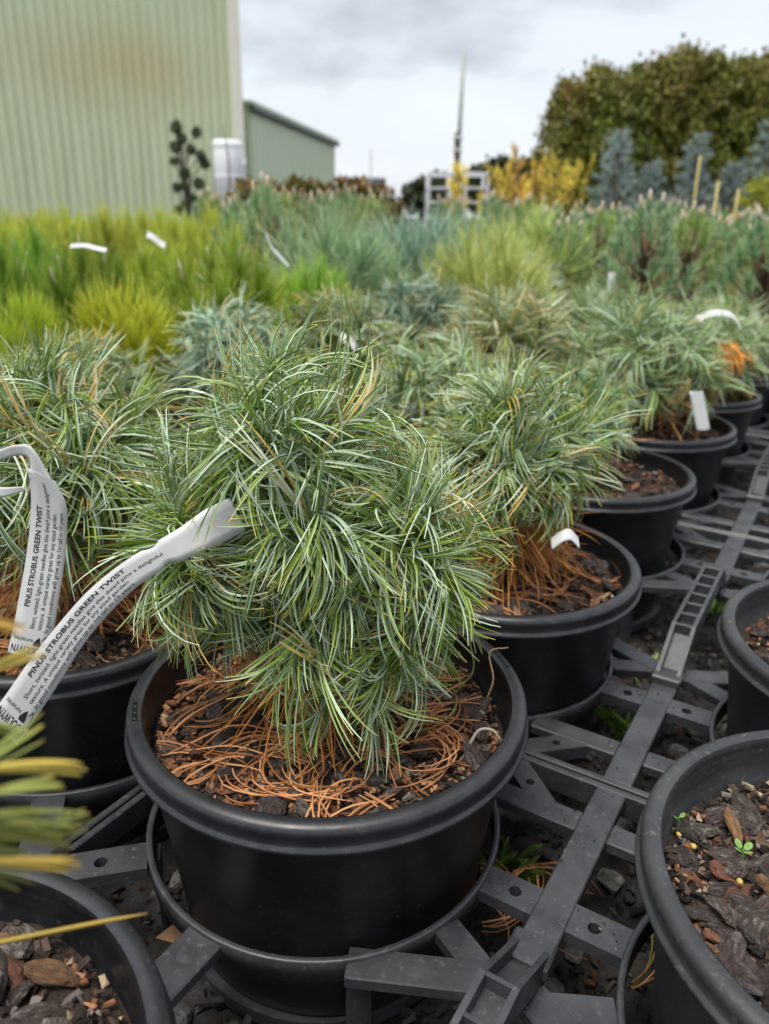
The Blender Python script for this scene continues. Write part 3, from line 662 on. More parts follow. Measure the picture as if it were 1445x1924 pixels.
def put(kind, loc, sxy=1.0, sz=1.0, label=None, z=.129, group=None, pot=True, rz=None, var=None):
    pr = PROTO[kind]; k = rs.randrange(len(pr)) if var is None else var; key = (kind, k)
    t = pr[k] if key not in USED else copy_tree(pr[k]); USED.add(key)
    t.location = (loc.x, loc.y, z); t.rotation_euler = (rs.gauss(0, .04), rs.gauss(0, .04), rs.uniform(0, 6.28) if rz is None else rz); t.scale = (sxy, sxy, sz)
    c, l, g = LABEL[kind]
    if label: l = label
    for key2 in ('label', 'group', 'category'):
        if key2 in t: del t[key2]
    tag(t, l, c, None if label else g)
    if pot: back_pot(Vector((loc.x, loc.y, 0)))
    return t
# P row
put('twist', PP3 + Vector((-.02, .01, 0)), .72, .9, 'dwarf pine whose curly needles lean over the pot between second pine and tray joint', pot=False)
put('pale', PP4 + Vector((-.022, .01, 0)), 1.18, 1.12, 'broad pale green dwarf pine overhanging a pot rim with a white label strip', pot=False)
SKIRT = put('pale', grid(0, .916), 1.05, 1.0, 'pale green dwarf pine with a skirt of dead orange needles beside a large grey pot').name
put('pale', grid(0, 1.13), .95, .95, 'pale green dwarf pine last of the curly row before the tufted saplings')
J = lambda: Vector((rs.uniform(-.012, .012), rs.uniform(-.012, .012), 0))
rows = {
    -.195: [(.21, 'twist', 1.05, 1.02), (.46, 'twist', 1.05, .98), (.67, 'yellowtwist', 1.3, 1.3), (.92, 'twist', 1.0, 1.1), (1.13, 'twist', 1, 1.1)],
    -.457: [(-.04, 'twist', 1.0, 1.0), (.21, 'twist', 1.05, 1.0), (.46, 'bluetwist', 1.1, 1.15), (.67, 'twist', 1.15, 1.1), (.92, 'bluetwist', 1.2, 1.25), (1.38, 'bluetwist', 1.15, 1.4)],
}
for v, lst in rows.items():
    for (u, k, a, b) in lst: put(k, grid(v, u) + J(), a, b)
def dims(kind):
    zs = []; rr = []
    for t in PROTO[kind]:
        for c in t.children:
            if c.name.startswith('foliage'):
                co = np.empty(len(c.data.vertices) * 3, np.float32); c.data.vertices.foreach_get('co', co); co = co.reshape(-1, 3); zs.append(np.percentile(co[:, 2], 99.8)); rr.append(np.percentile(np.hypot(co[:, 0], co[:, 1]), 96))
    return float(np.mean(zs)), float(np.mean(rr))
DIM = {k: dims(k) for k in PROTO}
# larger domed pines: where they stand, how high and how wide they are
for (kind, px, yt, Y, wpx) in [
    ('bright', 408, 426, 1.14, 230), ('bright', 150, 442, 1.18, 185), ('bright', 592, 478, 1.28, 150), ('bright', -10, 446, 1.16, 150), ('yellow', 228, 520, .99, 190), ('yellow', 25, 538, .97, 150), 
    ('bright', 290, 432, 1.55, 120), ('bright', 55, 425, 1.5, 120), *[('bright', -40 + 78 * k + (k * 37 % 23), 392 + (k * 53 % 14), 1.95 + (k * 29 % 20) * .012, 120) for k in range(7)], *[('bright', -20 + 66 * k + (k * 31 % 19), 381 + (k * 47 % 10), 2.45 + (k * 17 % 20) * .012, 105) for k in range(8)],
    ('blue', 632, 392, 1.55, 250), ('blue', 790, 372, 1.75, 300), ('blue', 715, 402, 2.05, 210), ('blue', 885, 396, 2.15, 200), ('yellowgreen', 928, 398, 1.55, 240), ('yellowgreen', 1010, 380, 2.0, 220), ('yellowgreen', 560, 410, 2.3, 170),
    ('tufted', 512, 338, 1.72, 190), ('tufted', 452, 378, 1.95, 170), ('tufted', 600, 366, 2.3, 160), ('tufted', 700, 366, 2.5, 150), ('tufted', 395, 372, 2.6, 130), ('tufted', 540, 358, 2.7, 140), ('tufted', 655, 355, 2.9, 130), ('tufted', 1000, 372, 2.4, 170), ('tufted', 845, 372, 2.6, 140), ('tufted', 930, 366, 2.7, 140)]:
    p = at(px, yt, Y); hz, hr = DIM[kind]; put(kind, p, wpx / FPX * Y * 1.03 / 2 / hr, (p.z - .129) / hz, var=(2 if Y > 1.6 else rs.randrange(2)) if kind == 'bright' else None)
# far rows: tufted pines to the right, bright ones towards the shed
for v, u0, u1, kinds in [(.0, 1.38, 3.9, ('tufted',)), (-.195, 1.40, 3.9, ('tufted',)), (-.457, 1.62, 3.9, ('tufted',)), (-.652, 1.95, 3.6, ('tufted',)), (-.914, 2.4, 3.6, ('tufted', 'tufted', 'yellowgreen')), (-1.109, 2.7, 3.5, ('tufted',))]:
    u = u0; n = 0
    while u < u1:
        put(kinds[n % len(kinds)], grid(v, u) + J() * 2, rs.uniform(1.0, 1.2), rs.uniform(.74, .96) + .06 * (u - 1.4)); n += 1
        u += .22 if n % 2 else .25
for k in range(20):
    x = -2.4 + k * .12 + rs.uniform(-.03, .03); y = 3.1 + rs.uniform(-.25, .35) + (k % 2) * .4
    put('bright' if x < -.95 else 'tufted', Vector((x, y, 0)), .9 if x < -.95 else 1.15, 1.2 if x < -.95 else 1.05, var=2 if x < -.95 else None)

for kind, lst in PROTO.items():          # drop patterns nothing was made from
    for k, t in enumerate(lst):
        if (kind, k) not in USED:
            for c in list(t.children): bpy.data.objects.remove(c)
            bpy.data.objects.remove(t)
# ------------------------------------------------------------------ near yellow-tipped needles of the pine in the corner pot
def corner_pine():
    rng = np.random.default_rng(77); soil = .126; t = empty('dwarf_pine', (PL1.x, PL1.y, soil)); tag(t, 'yellow-tipped pine with stiff needles rising from the coarse bark pot', 'pine')
    specs = [((-150, 1560), .100, (110, 1530), 5, .036), ((-170, 1610), .098, (90, 1580), 4, .032), ((-160, 1500), .104, (90, 1460), 3, .033), ((-190, 1140), .120, (60, 1165), 1, .034), ((-150, 1275), .118, (80, 1265), 1, .034), ((-130, 1345), .122, (120, 1375), 1, .028)]
    P = []
    for (b, Y, tp, nf, L) in specs:
        p0 = at(b[0], b[1], Y) - t.location; p1 = at(tp[0], tp[1], Y + .012) - t.location; d = (p1 - p0)
        P.append(tuple(p0))
        V, F, C, S = twist_tuft(rng, np.array(p0), np.array(d), nf, L=L * .58, W=.00072, stem=.010, spread=(.08, .44), curl=9, droop=1, yellow=.30, g1=A([.22, .26, .06]), g2=A([.38, .38, .10]), tipc=A([.62, .42, .10]), segs=7)
        ob('needle_tuft', mesh_np('needle_tuft', V, F, [MPLAIN], col_pt=C, face_f=S), t)
    p0 = at(-90, 1790, .140) - t.location; p1 = at(275, 1712, .150) - t.location; dd = np.array(p1 - p0)
    V, F, C, S = needle_arrays(rng, np.array([p0]), norm(dd[None]), np.array([[0, 1.2, .5]]), np.array([[0, 1.2, .3]]), np.array([0.]), np.array([np.linalg.norm(dd)]), np.array([.0013]), 9, A([[.40, .30, .05]]), A([[.46, .30, .06]]), A([[.20, .12, .07]]), 3, .95)
    ob('needle', mesh_np('needle', V, F, [MPLAIN], col_pt=C, face_f=S), t)
    v, f = branches((0, 0, -.006), P, rng, .005); ob('trunk', mesh_py('trunk', v, f, [MTRUNK], True), t)
corner_pine()

# ------------------------------------------------------------------ plant labels
def catmull(pts, n):
    P = [np.array(p, float) for p in pts]; P = [2 * P[0] - P[1]] + P + [2 * P[-1] - P[-2]]; o = []
    segs = len(P) - 3
    for k in range(n + 1):
        x = k / n * segs; i = min(int(x), segs - 1); t = x - i; a, b, c, d = P[i:i + 4]
        o.append(.5 * (2 * b + (c - a) * t + (2 * a - 5 * b + 4 * c - d) * t * t + (3 * b - a - 3 * c + d) * t ** 3))
    return np.array(o)
class Strip:
    """a bent plastic strip given by its two long edges (right, left) in space"""
    def __init__(s, redge, ledge, n=60):
        s.r = catmull(redge, n); s.l = catmull(ledge, n); c = (s.r + s.l) / 2; s.s = np.concatenate([[0], np.cumsum(np.linalg.norm(np.diff(c, axis=0), axis=1))]); s.L = s.s[-1]
        s.w = np.linalg.norm(s.r - s.l, axis=1).mean()
    def pt(s, a, t, off=0.0):
        a = np.clip(a, 0, s.L); r = np.array([np.interp(a, s.s, s.r[:, k]) for k in range(3)]); l = np.array([np.interp(a, s.s, s.l[:, k]) for k in range(3)])
        p = r * (1 - t) + l * t
        if off:
            e = s.L * .01; c0 = np.array([np.interp(max(a - e, 0), s.s, (s.r[:, k] + s.l[:, k]) / 2) for k in range(3)]); c1 = np.array([np.interp(min(a + e, s.L), s.s, (s.r[:, k] + s.l[:, k]) / 2) for k in range(3)])
            n = np.cross(c1 - c0, l - r); n /= np.linalg.norm(n); p = p + n * off
        return p
    def mesh(s, name, th=.00035, n=60, prof=None):
        V = []; F = []; m = 5
        for k in range(n + 1):
            a = s.L * k / n; q = prof(k / n) if prof else (0, 1)
            for j in range(m): V.append(s.pt(a, q[0] + (q[1] - q[0]) * j / (m - 1), 1e-7))
            for j in range(m): V.append(s.pt(a, q[0] + (q[1] - q[0]) * j / (m - 1), -th))
        for k in range(n):
            b = k * 2 * m; c = b + 2 * m
            for j in range(m - 1): F += [(b + j, b + j + 1, c + j + 1, c + j), (b + m + j, c + m + j, c + m + j + 1, b + m + j + 1)]
            F += [(b, c, c + m, b + m), (b + m - 1, b + 2 * m - 1, c + 2 * m - 1, c + m - 1)]
        F += [(0, m, 2 * m - 1, m - 1), tuple(n * 2 * m + x for x in (0, m - 1, 2 * m - 1, m))]
        return mesh_py(name, V, F, [MTAG], True)
def text_mesh(body, bold=0.0):
    cu = bpy.data.curves.new('txt', 'FONT'); cu.body = body; cu.size = 1; cu.offset = bold; cu.resolution_u = 3
    o = bpy.data.objects.new('txt', cu); col.objects.link(o); dg = bpy.context.evaluated_depsgraph_get(); me = bpy.data.meshes.new_from_object(o.evaluated_get(dg))
    bpy.data.objects.remove(o); bm = bmesh.new(); bm.from_mesh(me)
    bmesh.ops.triangulate(bm, faces=bm.faces[:])
    V = np.array([tuple(v.co) for v in bm.verts]); F = [tuple(v.index for v in f.verts) for f in bm.faces]; bm.free(); bpy.data.meshes.remove(me); return V, F
def put_text(strip, body, s0, s1, t, hgt, parent, bold=0.0, name='printed_line'):
    """text running along the strip: arc s0..s1, baseline at t (fraction across), cap height hgt (fraction)"""
    V, F = text_mesh(body, bold); x0, x1 = V[:, 0].min(), V[:, 0].max()
    Q = [strip.pt(s0 + (v[0] - x0) / (x1 - x0) * (s1 - s0), t + v[1] / .69 * hgt, .00012) for v in V]
    ob(name, mesh_py(name, Q, F, [MINK]), parent)
def put_across(strip, body, a, t0, t1, hgt, parent, bold=0.0, name='logo_lettering'):
    """text running across the strip from t0 to t1, its top towards the strip's start"""
    V, F = text_mesh(body, bold); x0, x1 = V[:, 0].min(), V[:, 0].max()
    Q = [strip.pt(a - v[1] / .69 * hgt, t0 + (v[0] - x0) / (x1 - x0) * (t1 - t0), .00012) for v in V]
    ob(name, mesh_py(name, Q, F, [MINK]), parent)
def logo(strip, a, parent, hs):
    put_across(strip, 'COOLWYN', a, .06, .94, hs * .42, parent, .012)
    put_across(strip, 'nurseries', a + hs * .48, .42, .92, hs * .24, parent)
    # little tree mark: dark pointed crown with an open one beside it
    def shape(pts, name):
        V = [strip.pt(a + hs * (.08 + y), x, .00013) for x, y in pts]; ob(name, mesh_py(name, V, [tuple(range(len(V)))], [MINK]), parent)
    shape([(.20, .02), (.38, .02), (.40, .16), (.34, .42), (.27, .58), (.24, .40), (.19, .16)], 'logo_tree')
    shape([(.03, .02), (.05, .02), (.06, .30), (.13, .62), (.19, .40), (.21, .42), (.13, .72), (.04, .32)], 'logo_tree')
    shape([(.24, -.50), (.30, -.50), (.30, -.38), (.38, -.34), (.38, -.31), (.16, -.31), (.16, -.34), (.24, -.38)], 'logo_base')
def edge(pts): return [tuple(at(x, y, Y)) for x, y, Y in pts]
T1 = ['PINUS STROBUS GREEN TWIST', 'Short, twisted, light-green needles give this dwarf pine a delightful', 'texture. A unique variety great for any sized garden.', 'In good conditions will grow up to 1m tall in 10 years.']
def label_long():
    YY = [.258, .262, .266, .270, .274, .279, .284, .290, .297, .300]
    lo = [(32, 1401), (66, 1352), (110, 1285), (156, 1212), (206, 1152), (266, 1096), (332, 1058), (385, 1034), (425, 1016), (462, 997)]
    up = [(-18, 1346), (14, 1301), (58, 1238), (107, 1176), (163, 1113), (224, 1062), (292, 1019), (340, 990), (385, 958), (430, 936)]
    S = Strip(edge([(x, y, Y) for (x, y), Y in zip(lo, YY)]), edge([(x, y, Y) for (x, y), Y in zip(up, YY)]))
    def prof(k):      # the strip narrows at a neck below its locking head
        if .70 < k < .76: q = .16 * math.sin((k - .70) / .06 * PI); return (q, 1 - q * .7)
        return (0, 1)
    t = empty('plant_label', tuple(S.pt(S.L, .5))); tag(t, 'long white printed label slanting out of the sharp green pine across the next pot', 'label', 'white plant labels')
    bpy.context.view_layer.update()
    def P(o): o.matrix_parent_inverse = Matrix.Translation(-Vector(t.location))
    st = ob('strip', S.mesh('strip', prof=prof, n=100), t)
    f = S.L / 596.
    put_text(S, T1[0], 108 * f, 372 * f, .70, .135, t, .022, 'title')
    put_text(S, T1[1], 70 * f, 440 * f, .485, .115, t, .004); put_text(S, T1[2], 70 * f, 362 * f, .30, .115, t, .004); put_text(S, T1[3], 70 * f, 366 * f, .115, .115, t, .004)
    logo(S, 30 * f, t, 42 * f)
    for o in list(col.objects):
        if o.parent == t: P(o)
    return S
label_long()
def label_straight():
    YY = [.330, .333, .336, .340, .343, .344, .344]
    ri = [(81, 1240), (100, 1185), (110, 1130), (120, 1062), (126, 1000), (124, 948), (104, 905)]
    le = [(14, 1226), (27, 1169), (36, 1120), (47, 1060), (56, 990), (58, 930), (52, 880)]
    S = Strip(edge([(x, y, Y) for (x, y), Y in zip(ri, YY)]), edge([(x, y, Y) for (x, y), Y in zip(le, YY)]))
    t = empty('plant_label', tuple(S.pt(S.L, .5))); tag(t, 'white printed label hanging straight down with its locking loop at the top', 'label', 'white plant labels')
    ob('strip', S.mesh('strip'), t); f = S.L / 352.
    put_text(S, T1[0], 98 * f, 290 * f, .70, .135, t, .022, 'title')
    put_text(S, T1[1], 56 * f, 335 * f, .485, .115, t, .004); put_text(S, T1[2], 56 * f, 282 * f, .30, .115, t, .004); put_text(S, T1[3], 54 * f, 286 * f, .115, .115, t, .004)
    logo(S, 20 * f, t, 34 * f)
    lp = Strip(edge([(54, 900, .344), (56, 866, .345), (40, 856, .348), (10, 862, .354), (-20, 880, .360), (-25, 905, .360), (0, 915, .354), (40, 915, .350)][::-1]), edge([(100, 905, .344), (60, 842, .345), (30, 836, .348), (0, 845, .354), (-50, 870, .360), (-55, 915, .360), (-5, 935, .354), (48, 922, .350)][::-1]))
    ob('locking_loop', lp.mesh('locking_loop'), t)
    for o in list(col.objects):
        if o.parent == t: o.matrix_parent_inverse = Matrix.Translation(-Vector(t.location))
label_straight()
def small_tag(pts, Y, w, label):
    """blank-looking distant label: a bent strip"""
    re = []; le = []
    for (x, y) in pts: p = at(x, y, Y); re.append(tuple(p + Vector((0, -w * .4, -w * .32)))); le.append(tuple(p + Vector((0, w * .4, w * .32))))
    S = Strip(re, le, 16); t = ob('plant_label', S.mesh('plant_label', n=16)); tag(t, label, 'label', 'white plant labels'); return t
small_tag([(132, 462), (160, 461), (180, 466), (200, 470)], 1.06, .008, 'white label lying level on bright green needles near the shed')
small_tag([(276, 440), (288, 446), (300, 456), (310, 462)], 1.3, .014, 'white label tilted steeply among the bright green pines')
small_tag([(500, 442), (512, 466), (526, 482), (543, 500)], 1.35, .008, 'narrow grey label bent down beside the thin-stemmed tufted pine')
small_tag([(640, 632), (655, 640), (668, 652)], 1.0, .016, 'small white label half under a blue-green curly pine')
small_tag([(1310, 600), (1340, 588), (1375, 592), (1392, 615)], .98, .011, 'white label arching over the needles of the pine with the orange skirt')
def hang_tag(a, b, Y, wpx, label):
    S = Strip(edge([(a[0] + wpx / 2, a[1], Y), (b[0] + wpx / 2, b[1], Y - .008)][::-1]), edge([(a[0] - wpx / 2, a[1], Y), (b[0] - wpx / 2, b[1], Y - .008)][::-1]), 10)
    t = ob('plant_label', S.mesh('plant_label', n=10)); tag(t, label, 'label', 'white plant labels')
hang_tag((1308, 735), (1322, 808), .80, 26, 'white label strip hanging straight down over a pot rim from the broad pale pine')
hang_tag((1150, 512), (1146, 552), 1.5, 13, 'thin white label standing behind the pale green curly pines')
small_tag([(1036, 1022), (1055, 1008), (1072, 1004), (1088, 1020)], .455, .008, 'crumpled white label scrap lying in the bark of the second pine')

# ------------------------------------------------------------------ small things on the bare pot
def bead(px, py, r, k):
    p = onz(px, py, .130); bm = bmesh.new(); bmesh.ops.create_uvsphere(bm, u_segments=12, v_segments=8, radius=r); me = bpy.data.meshes.new('fertiliser_bead'); bm.to_mesh(me); bm.free(); me.materials.append(MBALL); me.polygons.foreach_set('use_smooth', [True] * len(me.polygons))
    o = ob('fertiliser_bead', me, None, p); o.scale = (1, 1.1, .9); tag(o, 'tiny yellow round fertiliser bead on the bark of the seedling pot', 'bead', 'yellow beads in the bare pot')
for k, (x, y) in enumerate([(1276, 1567), (1303, 1590), (1390, 1656)]): bead(x, y, .0013, k)
def seedling(px, py, s, n):
    p = onz(px, py, .130); t = empty('seedling', p); tag(t, 'tiny green seedling with round leaves sprouting in the dusty bare pot', 'seedling', 'seedlings in the bare pot')
    v, f = tube([(0, 0, -.004), (.0004, 0, .002 * s), (0, 0, .004 * s)], [.0004] * 3, 5); ob('stem', mesh_py('stem', v, f, [MWEED]), t)
    for k in range(n):
        a = k * 2 * PI / n + .4; V = [(0, 0, 0)]
        for q in range(10): b = q / 10 * 2 * PI; V.append((.0028 + .002 * math.cos(b), .0016 * math.sin(b), .0006 * math.cos(b)))
        me = mesh_py('leaf', [Vector(v_) * s for v_ in V[1:]], [tuple(range(10))], [MWEED]); ob('leaf', me, t, (0, 0, .004 * s), (0, -.3, a))
seedling(1393, 1610, 1.0, 4); seedling(1274, 1545, .7, 2)
# brown leaf and loose clod on the tray by the corner pot
v, f = [], []
lp = at(330, 1762, .265); lf = [(0, 0, 0), (.010, -.004, .001), (.022, -.004, 0), (.030, .001, -.002), (.020, .006, .001), (.008, .005, .002)]
o = ob('fallen_leaf', mesh_py('fallen_leaf', [Vector(q) for q in lf] + [Vector(q) - Vector((0, 0, .0004)) for q in lf], [(0, 1, 2, 3, 4, 5), (11, 10, 9, 8, 7, 6)] + [(i, 6 + i, 6 + (i + 1) % 6, (i + 1) % 6) for i in range(6)], [MBARKR]), None, onz(292, 1762, .022), (.3, .1, .2)); tag(o, 'dry brown leaf caught in the tray between two pots', 'leaf')
g = onz(110, 1625, TRZ); o = ob('bark_clod', rock_mesh('bark_clod', 121, 2, MSOIL, (1, .7, .6), .8), None, (g.x, g.y, TRZ + .004), (0, 0, .5)); o.scale = (.013, .013, .013); tag(o, 'black clod of bark lying on the tray corner', 'bark')
def lone_needle(pts, w, colr, label):
    P = [at(*p) for p in pts]; P = [Vector(q) for q in catmull([tuple(p) for p in P], 12)]
    v, f = tube(P, [w * (1 - .5 * i / 12) for i in range(13)], 5); mt = mat('dry_needle', colr, rough=.6); o = ob('dry_needle', mesh_py('dry_needle', v, f, [mt], True)); tag(o, label, 'needle')
lone_needle([(915, 1312, .335), (927, 1275, .335), (920, 1225, .34), (955, 1217, .345)], .0006, (.36, .22, .11), 'bent tan dry needle hooked over the rim slot of the main pot')
lone_needle([(856, 1300, .36), (888, 1262, .36), (884, 1215, .36), (855, 1182, .36)], .0006, (.24, .27, .10), 'curved olive needle standing at the back rim of the main pot')
lone_needle([(882, 1400, .318), (900, 1372, .32), (925, 1372, .32), (942, 1392, .318)], .0010, (.50, .42, .33), 'thick pale looped stem lying on the bark of the main pot')
# weeds below the trays
def weed(px, py):
    g = onz(px, py, .004); rng = np.random.default_rng(int(px)); n = 26; a = rng.uniform(0, 6.28, n); b = np.stack([rng.normal(0, .008, n), rng.normal(0, .008, n), np.zeros(n)], 1); d = np.stack([np.cos(a) * .6, np.sin(a) * .6, np.ones(n)], 1)
    c = np.tile(A([[.12, .22, .03]]), (n, 1)) * rng.uniform(.6, 1.3, (n, 1)); V, F, C, S = needle_arrays(rng, b, norm(d), d * 0, d * 0, np.full(n, 30.), np.full(n, .018), np.full(n, .004), 3, c, c, A([.2, .3, .05]), 2)
    o = ob('weed', mesh_np('weed', V, F, [MPLAIN], col_pt=C, face_f=S), None, g); tag(o, 'small green weed growing in the gravel below the tray', 'weed', 'weeds under the trays')
for p in ((1160, 1372), (1215, 1262), (960, 1640), (1330, 1150)): weed(*p)
fallen_t = fallen(grid(.10, .02), .008, 28, 61, 'dry orange needles dropped on the gravel under the tray', R=.08, L=.07)

sk_ = bpy.data.objects.get(SKIRT); rng_ = np.random.default_rng(71); n_ = 170; bs_ = np.array([tuple(at(1345 + 40 * rng_.random(), 640 + 18 * rng_.random(), 1.03 + .05 * rng_.random())) for _ in range(n_)])
dd_ = np.stack([rng_.normal(.25, .5, n_), rng_.normal(-.3, .4, n_), rng_.normal(-.9, .4, n_)], 1); V, F, C, S = dead_arr(rng_, bs_, dd_, L=.045, W=.0014, segs=4, sides=2); C = C * A([1.35, 1.35, 1.0])
bpy.context.view_layer.update(); o = ob('dead_needles', mesh_np('dead_needles', V, F, [MDEAD], col_pt=C, face_f=S), sk_); o.matrix_parent_inverse = sk_.matrix_world.inverted(); tag(o, 'bright orange skirt of dead needles hanging over the pot rim')
rb = np.random.default_rng(15)
def on_bars(n):
    o = []
    while len(o) < n:
        j = rb.integers(0, 2); k = rb.integers(0, 3)
        if k == 0: x, y = rb.uniform(-.0075, .0075), rb.choice([-1, 1]) * rb.uniform(.11, .225)
        elif k == 1: x, y = rb.choice([-1, 1]) * rb.uniform(.01, .034), rb.choice([-1, 1]) * .129 + rb.uniform(-.007, .007)
        else: x, y = rb.choice([-1, 1]) * rb.uniform(.01, .06), rb.choice([-1, 1]) * .193 + rb.uniform(-.006, .006)
        g = grid(.1315 + x, -.125 + j * .4605 + y); o.append((g.x, g.y, TRZ - .0007 * (k > 0) + .0002))
    return np.array(o)
cr = ob('soil_crumbs', frag_mesh('soil_crumbs', 230, on_bars, rb, (.0005, .0019), [(.02, .016, .013), (.09, .06, .045), (.20, .12, .07), (.14, .13, .12)], [.45, .3, .1, .15], MFRAG)); tag(cr, 'soil crumbs and grit scattered on the bars of the black trays', 'soil', kind='stuff')
# large grey pot at the end of the row
bp = at(1490, 700, 1.42); t = back_pot(Vector((bp.x, bp.y, 0)), 1.25); t['label'] = 'large grey tub at the row end beside the dead orange needles'; del t['group']

# ------------------------------------------------------------------ far things: sheds
MSHED = mat('shed_steel_green', (0.56, 0.62, 0.40), (0.60, 0.66, 0.44), 0.6, 0.5, rvar=0.06, coord='Object', c3=(0.44, 0.48, 0.31), c3scale=1.6, c3lo=.5, c3hi=.8, stretch=(5, 1, .22))
MSHED2 = mat('shed_steel_dark', (0.62, 0.70, 0.50), (0.66, 0.74, 0.54), 0.8, 0.5)
MTRIM = mat('cream_trim', (0.82, 0.80, 0.68), (0.77, 0.75, 0.63), 3, 0.5)
MGUT = mat('gutter_dark', (0.10, 0.13, 0.09), rough=0.5)
MWHITE = mat('white_tank', (0.90, 0.91, 0.92), (0.86, 0.88, 0.90), 4, 0.4)
MSTEEL = mat('galvanised', (0.55, 0.57, 0.58), (0.65, 0.67, 0.68), 12, 0.45)
MPOLE = mat('pole_metal', (0.30, 0.34, 0.29), (0.36, 0.40, 0.34), 6, 0.6); MPOLED = mat('pole_post', (0.10, 0.10, 0.07), (0.16, 0.15, 0.10), 6, 0.8)
MFARB = mat('far_building', (0.22, 0.26, 0.30), (0.28, 0.32, 0.36), 2, 0.7)
# rust-brown stain on the near shed wall, in world space on the steel itself
tr = MSHED.node_tree; bs = tr.nodes['Principled BSDF']; gm = tr.nodes.new('ShaderNodeNewGeometry')
stc = at(230, 120, 18.8)
sb = tr.nodes.new('ShaderNodeVectorMath'); sb.operation = 'SUBTRACT'; sb.inputs[1].default_value = stc; tr.links.new(gm.outputs['Position'], sb.inputs[0])
mu = tr.nodes.new('ShaderNodeVectorMath'); mu.operation = 'MULTIPLY'; mu.inputs[1].default_value = (.34, .25, .72); tr.links.new(sb.outputs[0], mu.inputs[0])
ln_ = tr.nodes.new('ShaderNodeVectorMath'); ln_.operation = 'LENGTH'; tr.links.new(mu.outputs[0], ln_.inputs[0])
nn_ = tr.nodes.new('ShaderNodeTexNoise'); nn_.inputs['Scale'].default_value = .9; nn_.inputs['Detail'].default_value = 4; tr.links.new(gm.outputs['Position'], nn_.inputs['Vector'])
ad = tr.nodes.new('ShaderNodeMath'); ad.operation = 'MULTIPLY_ADD'; ad.inputs[1].default_value = .7; tr.links.new(nn_.outputs[0], ad.inputs[0]); tr.links.new(ln_.outputs['Value'], ad.inputs[2])
mr_ = tr.nodes.new('ShaderNodeMapRange'); mr_.inputs[1].default_value = .35; mr_.inputs[2].default_value = 1.35; mr_.inputs[3].default_value = .42; mr_.inputs[4].default_value = 0; mr_.interpolation_type = 'SMOOTHSTEP'; tr.links.new(ad.outputs[0], mr_.inputs[0])
mc = tr.nodes.new('ShaderNodeMix'); mc.data_type = 'RGBA'; old = bs.inputs['Base Color'].links[0].from_socket; tr.links.new(mr_.outputs[0], mc.inputs[0]); tr.links.new(old, mc.inputs[6]); mc.inputs[7].default_value = (.50, .31, .10, 1); tr.links.new(mc.outputs[2], bs.inputs['Base Color'])
def ribbed_panel(name, width, h, mt, nrib=4, d=.030):
    """trapezoidal sheet lying in the xz plane, ribs towards -y"""
    p = width / nrib; xs = []
    for k in range(nrib): xs += [(k * p, 0), (k * p + p * .60, 0), (k * p + p * .68, -d), (k * p + p * .92, -d)]
    xs.append((width, 0)); V = []; F = []
    for x, y in xs: V += [(x, y, 0), (x, y, h), (x, y + .004, 0), (x, y + .004, h)]
    for k in range(len(xs) - 1):
        a = k * 4; b = a + 4; F += [(a, b, b + 1, a + 1), (a + 2, a + 3, b + 3, b + 2), (a + 1, b + 1, b + 3, a + 3)]
    return mesh_py(name, V, F, [mt])
def shed(name, label, P0, P1, h, mt, depth, pw, roof_rise, nrib=4):
    """front wall runs from P0 (left) to P1 (right); the rest goes back from it"""
    P0 = Vector(P0); P1 = Vector(P1); dv = P1 - P0; L = dv.length; a = math.atan2(dv.y, dv.x); t = empty(name, P0, a); tag(t, label, 'shed')
    n = max(1, round(L / pw)); pm = ribbed_panel('wall_panel', L / n, h, mt, nrib)
    for k in range(n): ob('wall_panel', pm, t, (k * L / n, 0, 0))
    nb = max(1, round(depth / pw)); pm2 = ribbed_panel('wall_panel', depth / nb, h, mt, nrib)
    for k in range(nb): ob('wall_panel', pm2, t, (L, .01 + k * depth / nb, 0), (0, 0, PI / 2)); ob('wall_panel', pm2, t, (0, .01 + (k + 1) * depth / nb, 0), (0, 0, -PI / 2))
    V = [(-.2, -.12, h), (L + .2, -.12, h), (L + .2, depth + .1, h + roof_rise), (-.2, depth + .1, h + roof_rise)]; V += [(x, y, z + .08) for x, y, z in V]
    ob('roof', mesh_py('roof', V, [(0, 3, 2, 1), (4, 5, 6, 7), (0, 1, 5, 4), (1, 2, 6, 5), (2, 3, 7, 6), (3, 0, 4, 7)], [mt]), t)
    ob('gutter', box_me('gutter', L + .3, .14, .14, [MGUT], .02, (L / 2, -.11, h - .07)), t)
    return t, L
c1 = at(452, 400, 20.0); dirw = Vector((-math.cos(.42), -math.sin(.42), 0)); p0 = Vector((c1.x, c1.y, 0)) + dirw * 13
sh, LL = shed('steel_shed', 'tall pale green ribbed steel shed with an orange-brown stain on its wall', p0, Vector((c1.x, c1.y, 0)), 5.95, MSHED, 8, .8, .6)
ob('corner_trim', box_me('corner_trim', .24, .20, 5.9, [MTRIM], .01, (0, 0, 2.95)), sh, (LL + .02, -.06, 0))
e1 = at(470, 197, 21.2); e2 = at(628, 263, 31.0); hh = e1.z
sh2, L2_ = shed('steel_shed', 'low long grey-green ribbed shed standing past the tall shed corner', Vector((e1.x, e1.y, 0)), Vector((e2.x, e2.y, 0)), hh, MSHED2, 7, 1.2, .25)
def cyl(name, r, h, mt, segs=28, prof=None):
    v, f = lathe(prof or [(0, 0), (r, 0), (r, h * .97), (r * .93, h), (0, h + r * .08)], segs); return mesh_py(name, v, f, [mt], True)
tk = at(430, 330, 18.2); t = empty('water_tank', (tk.x, tk.y, 0)); tag(t, 'white upright cylinder tank standing against the tall shed corner', 'tank')
rt = .31; ht_ = at(430, 264, 18.2).z; ob('tank_body', cyl('tank_body', rt, ht_, MWHITE), t)
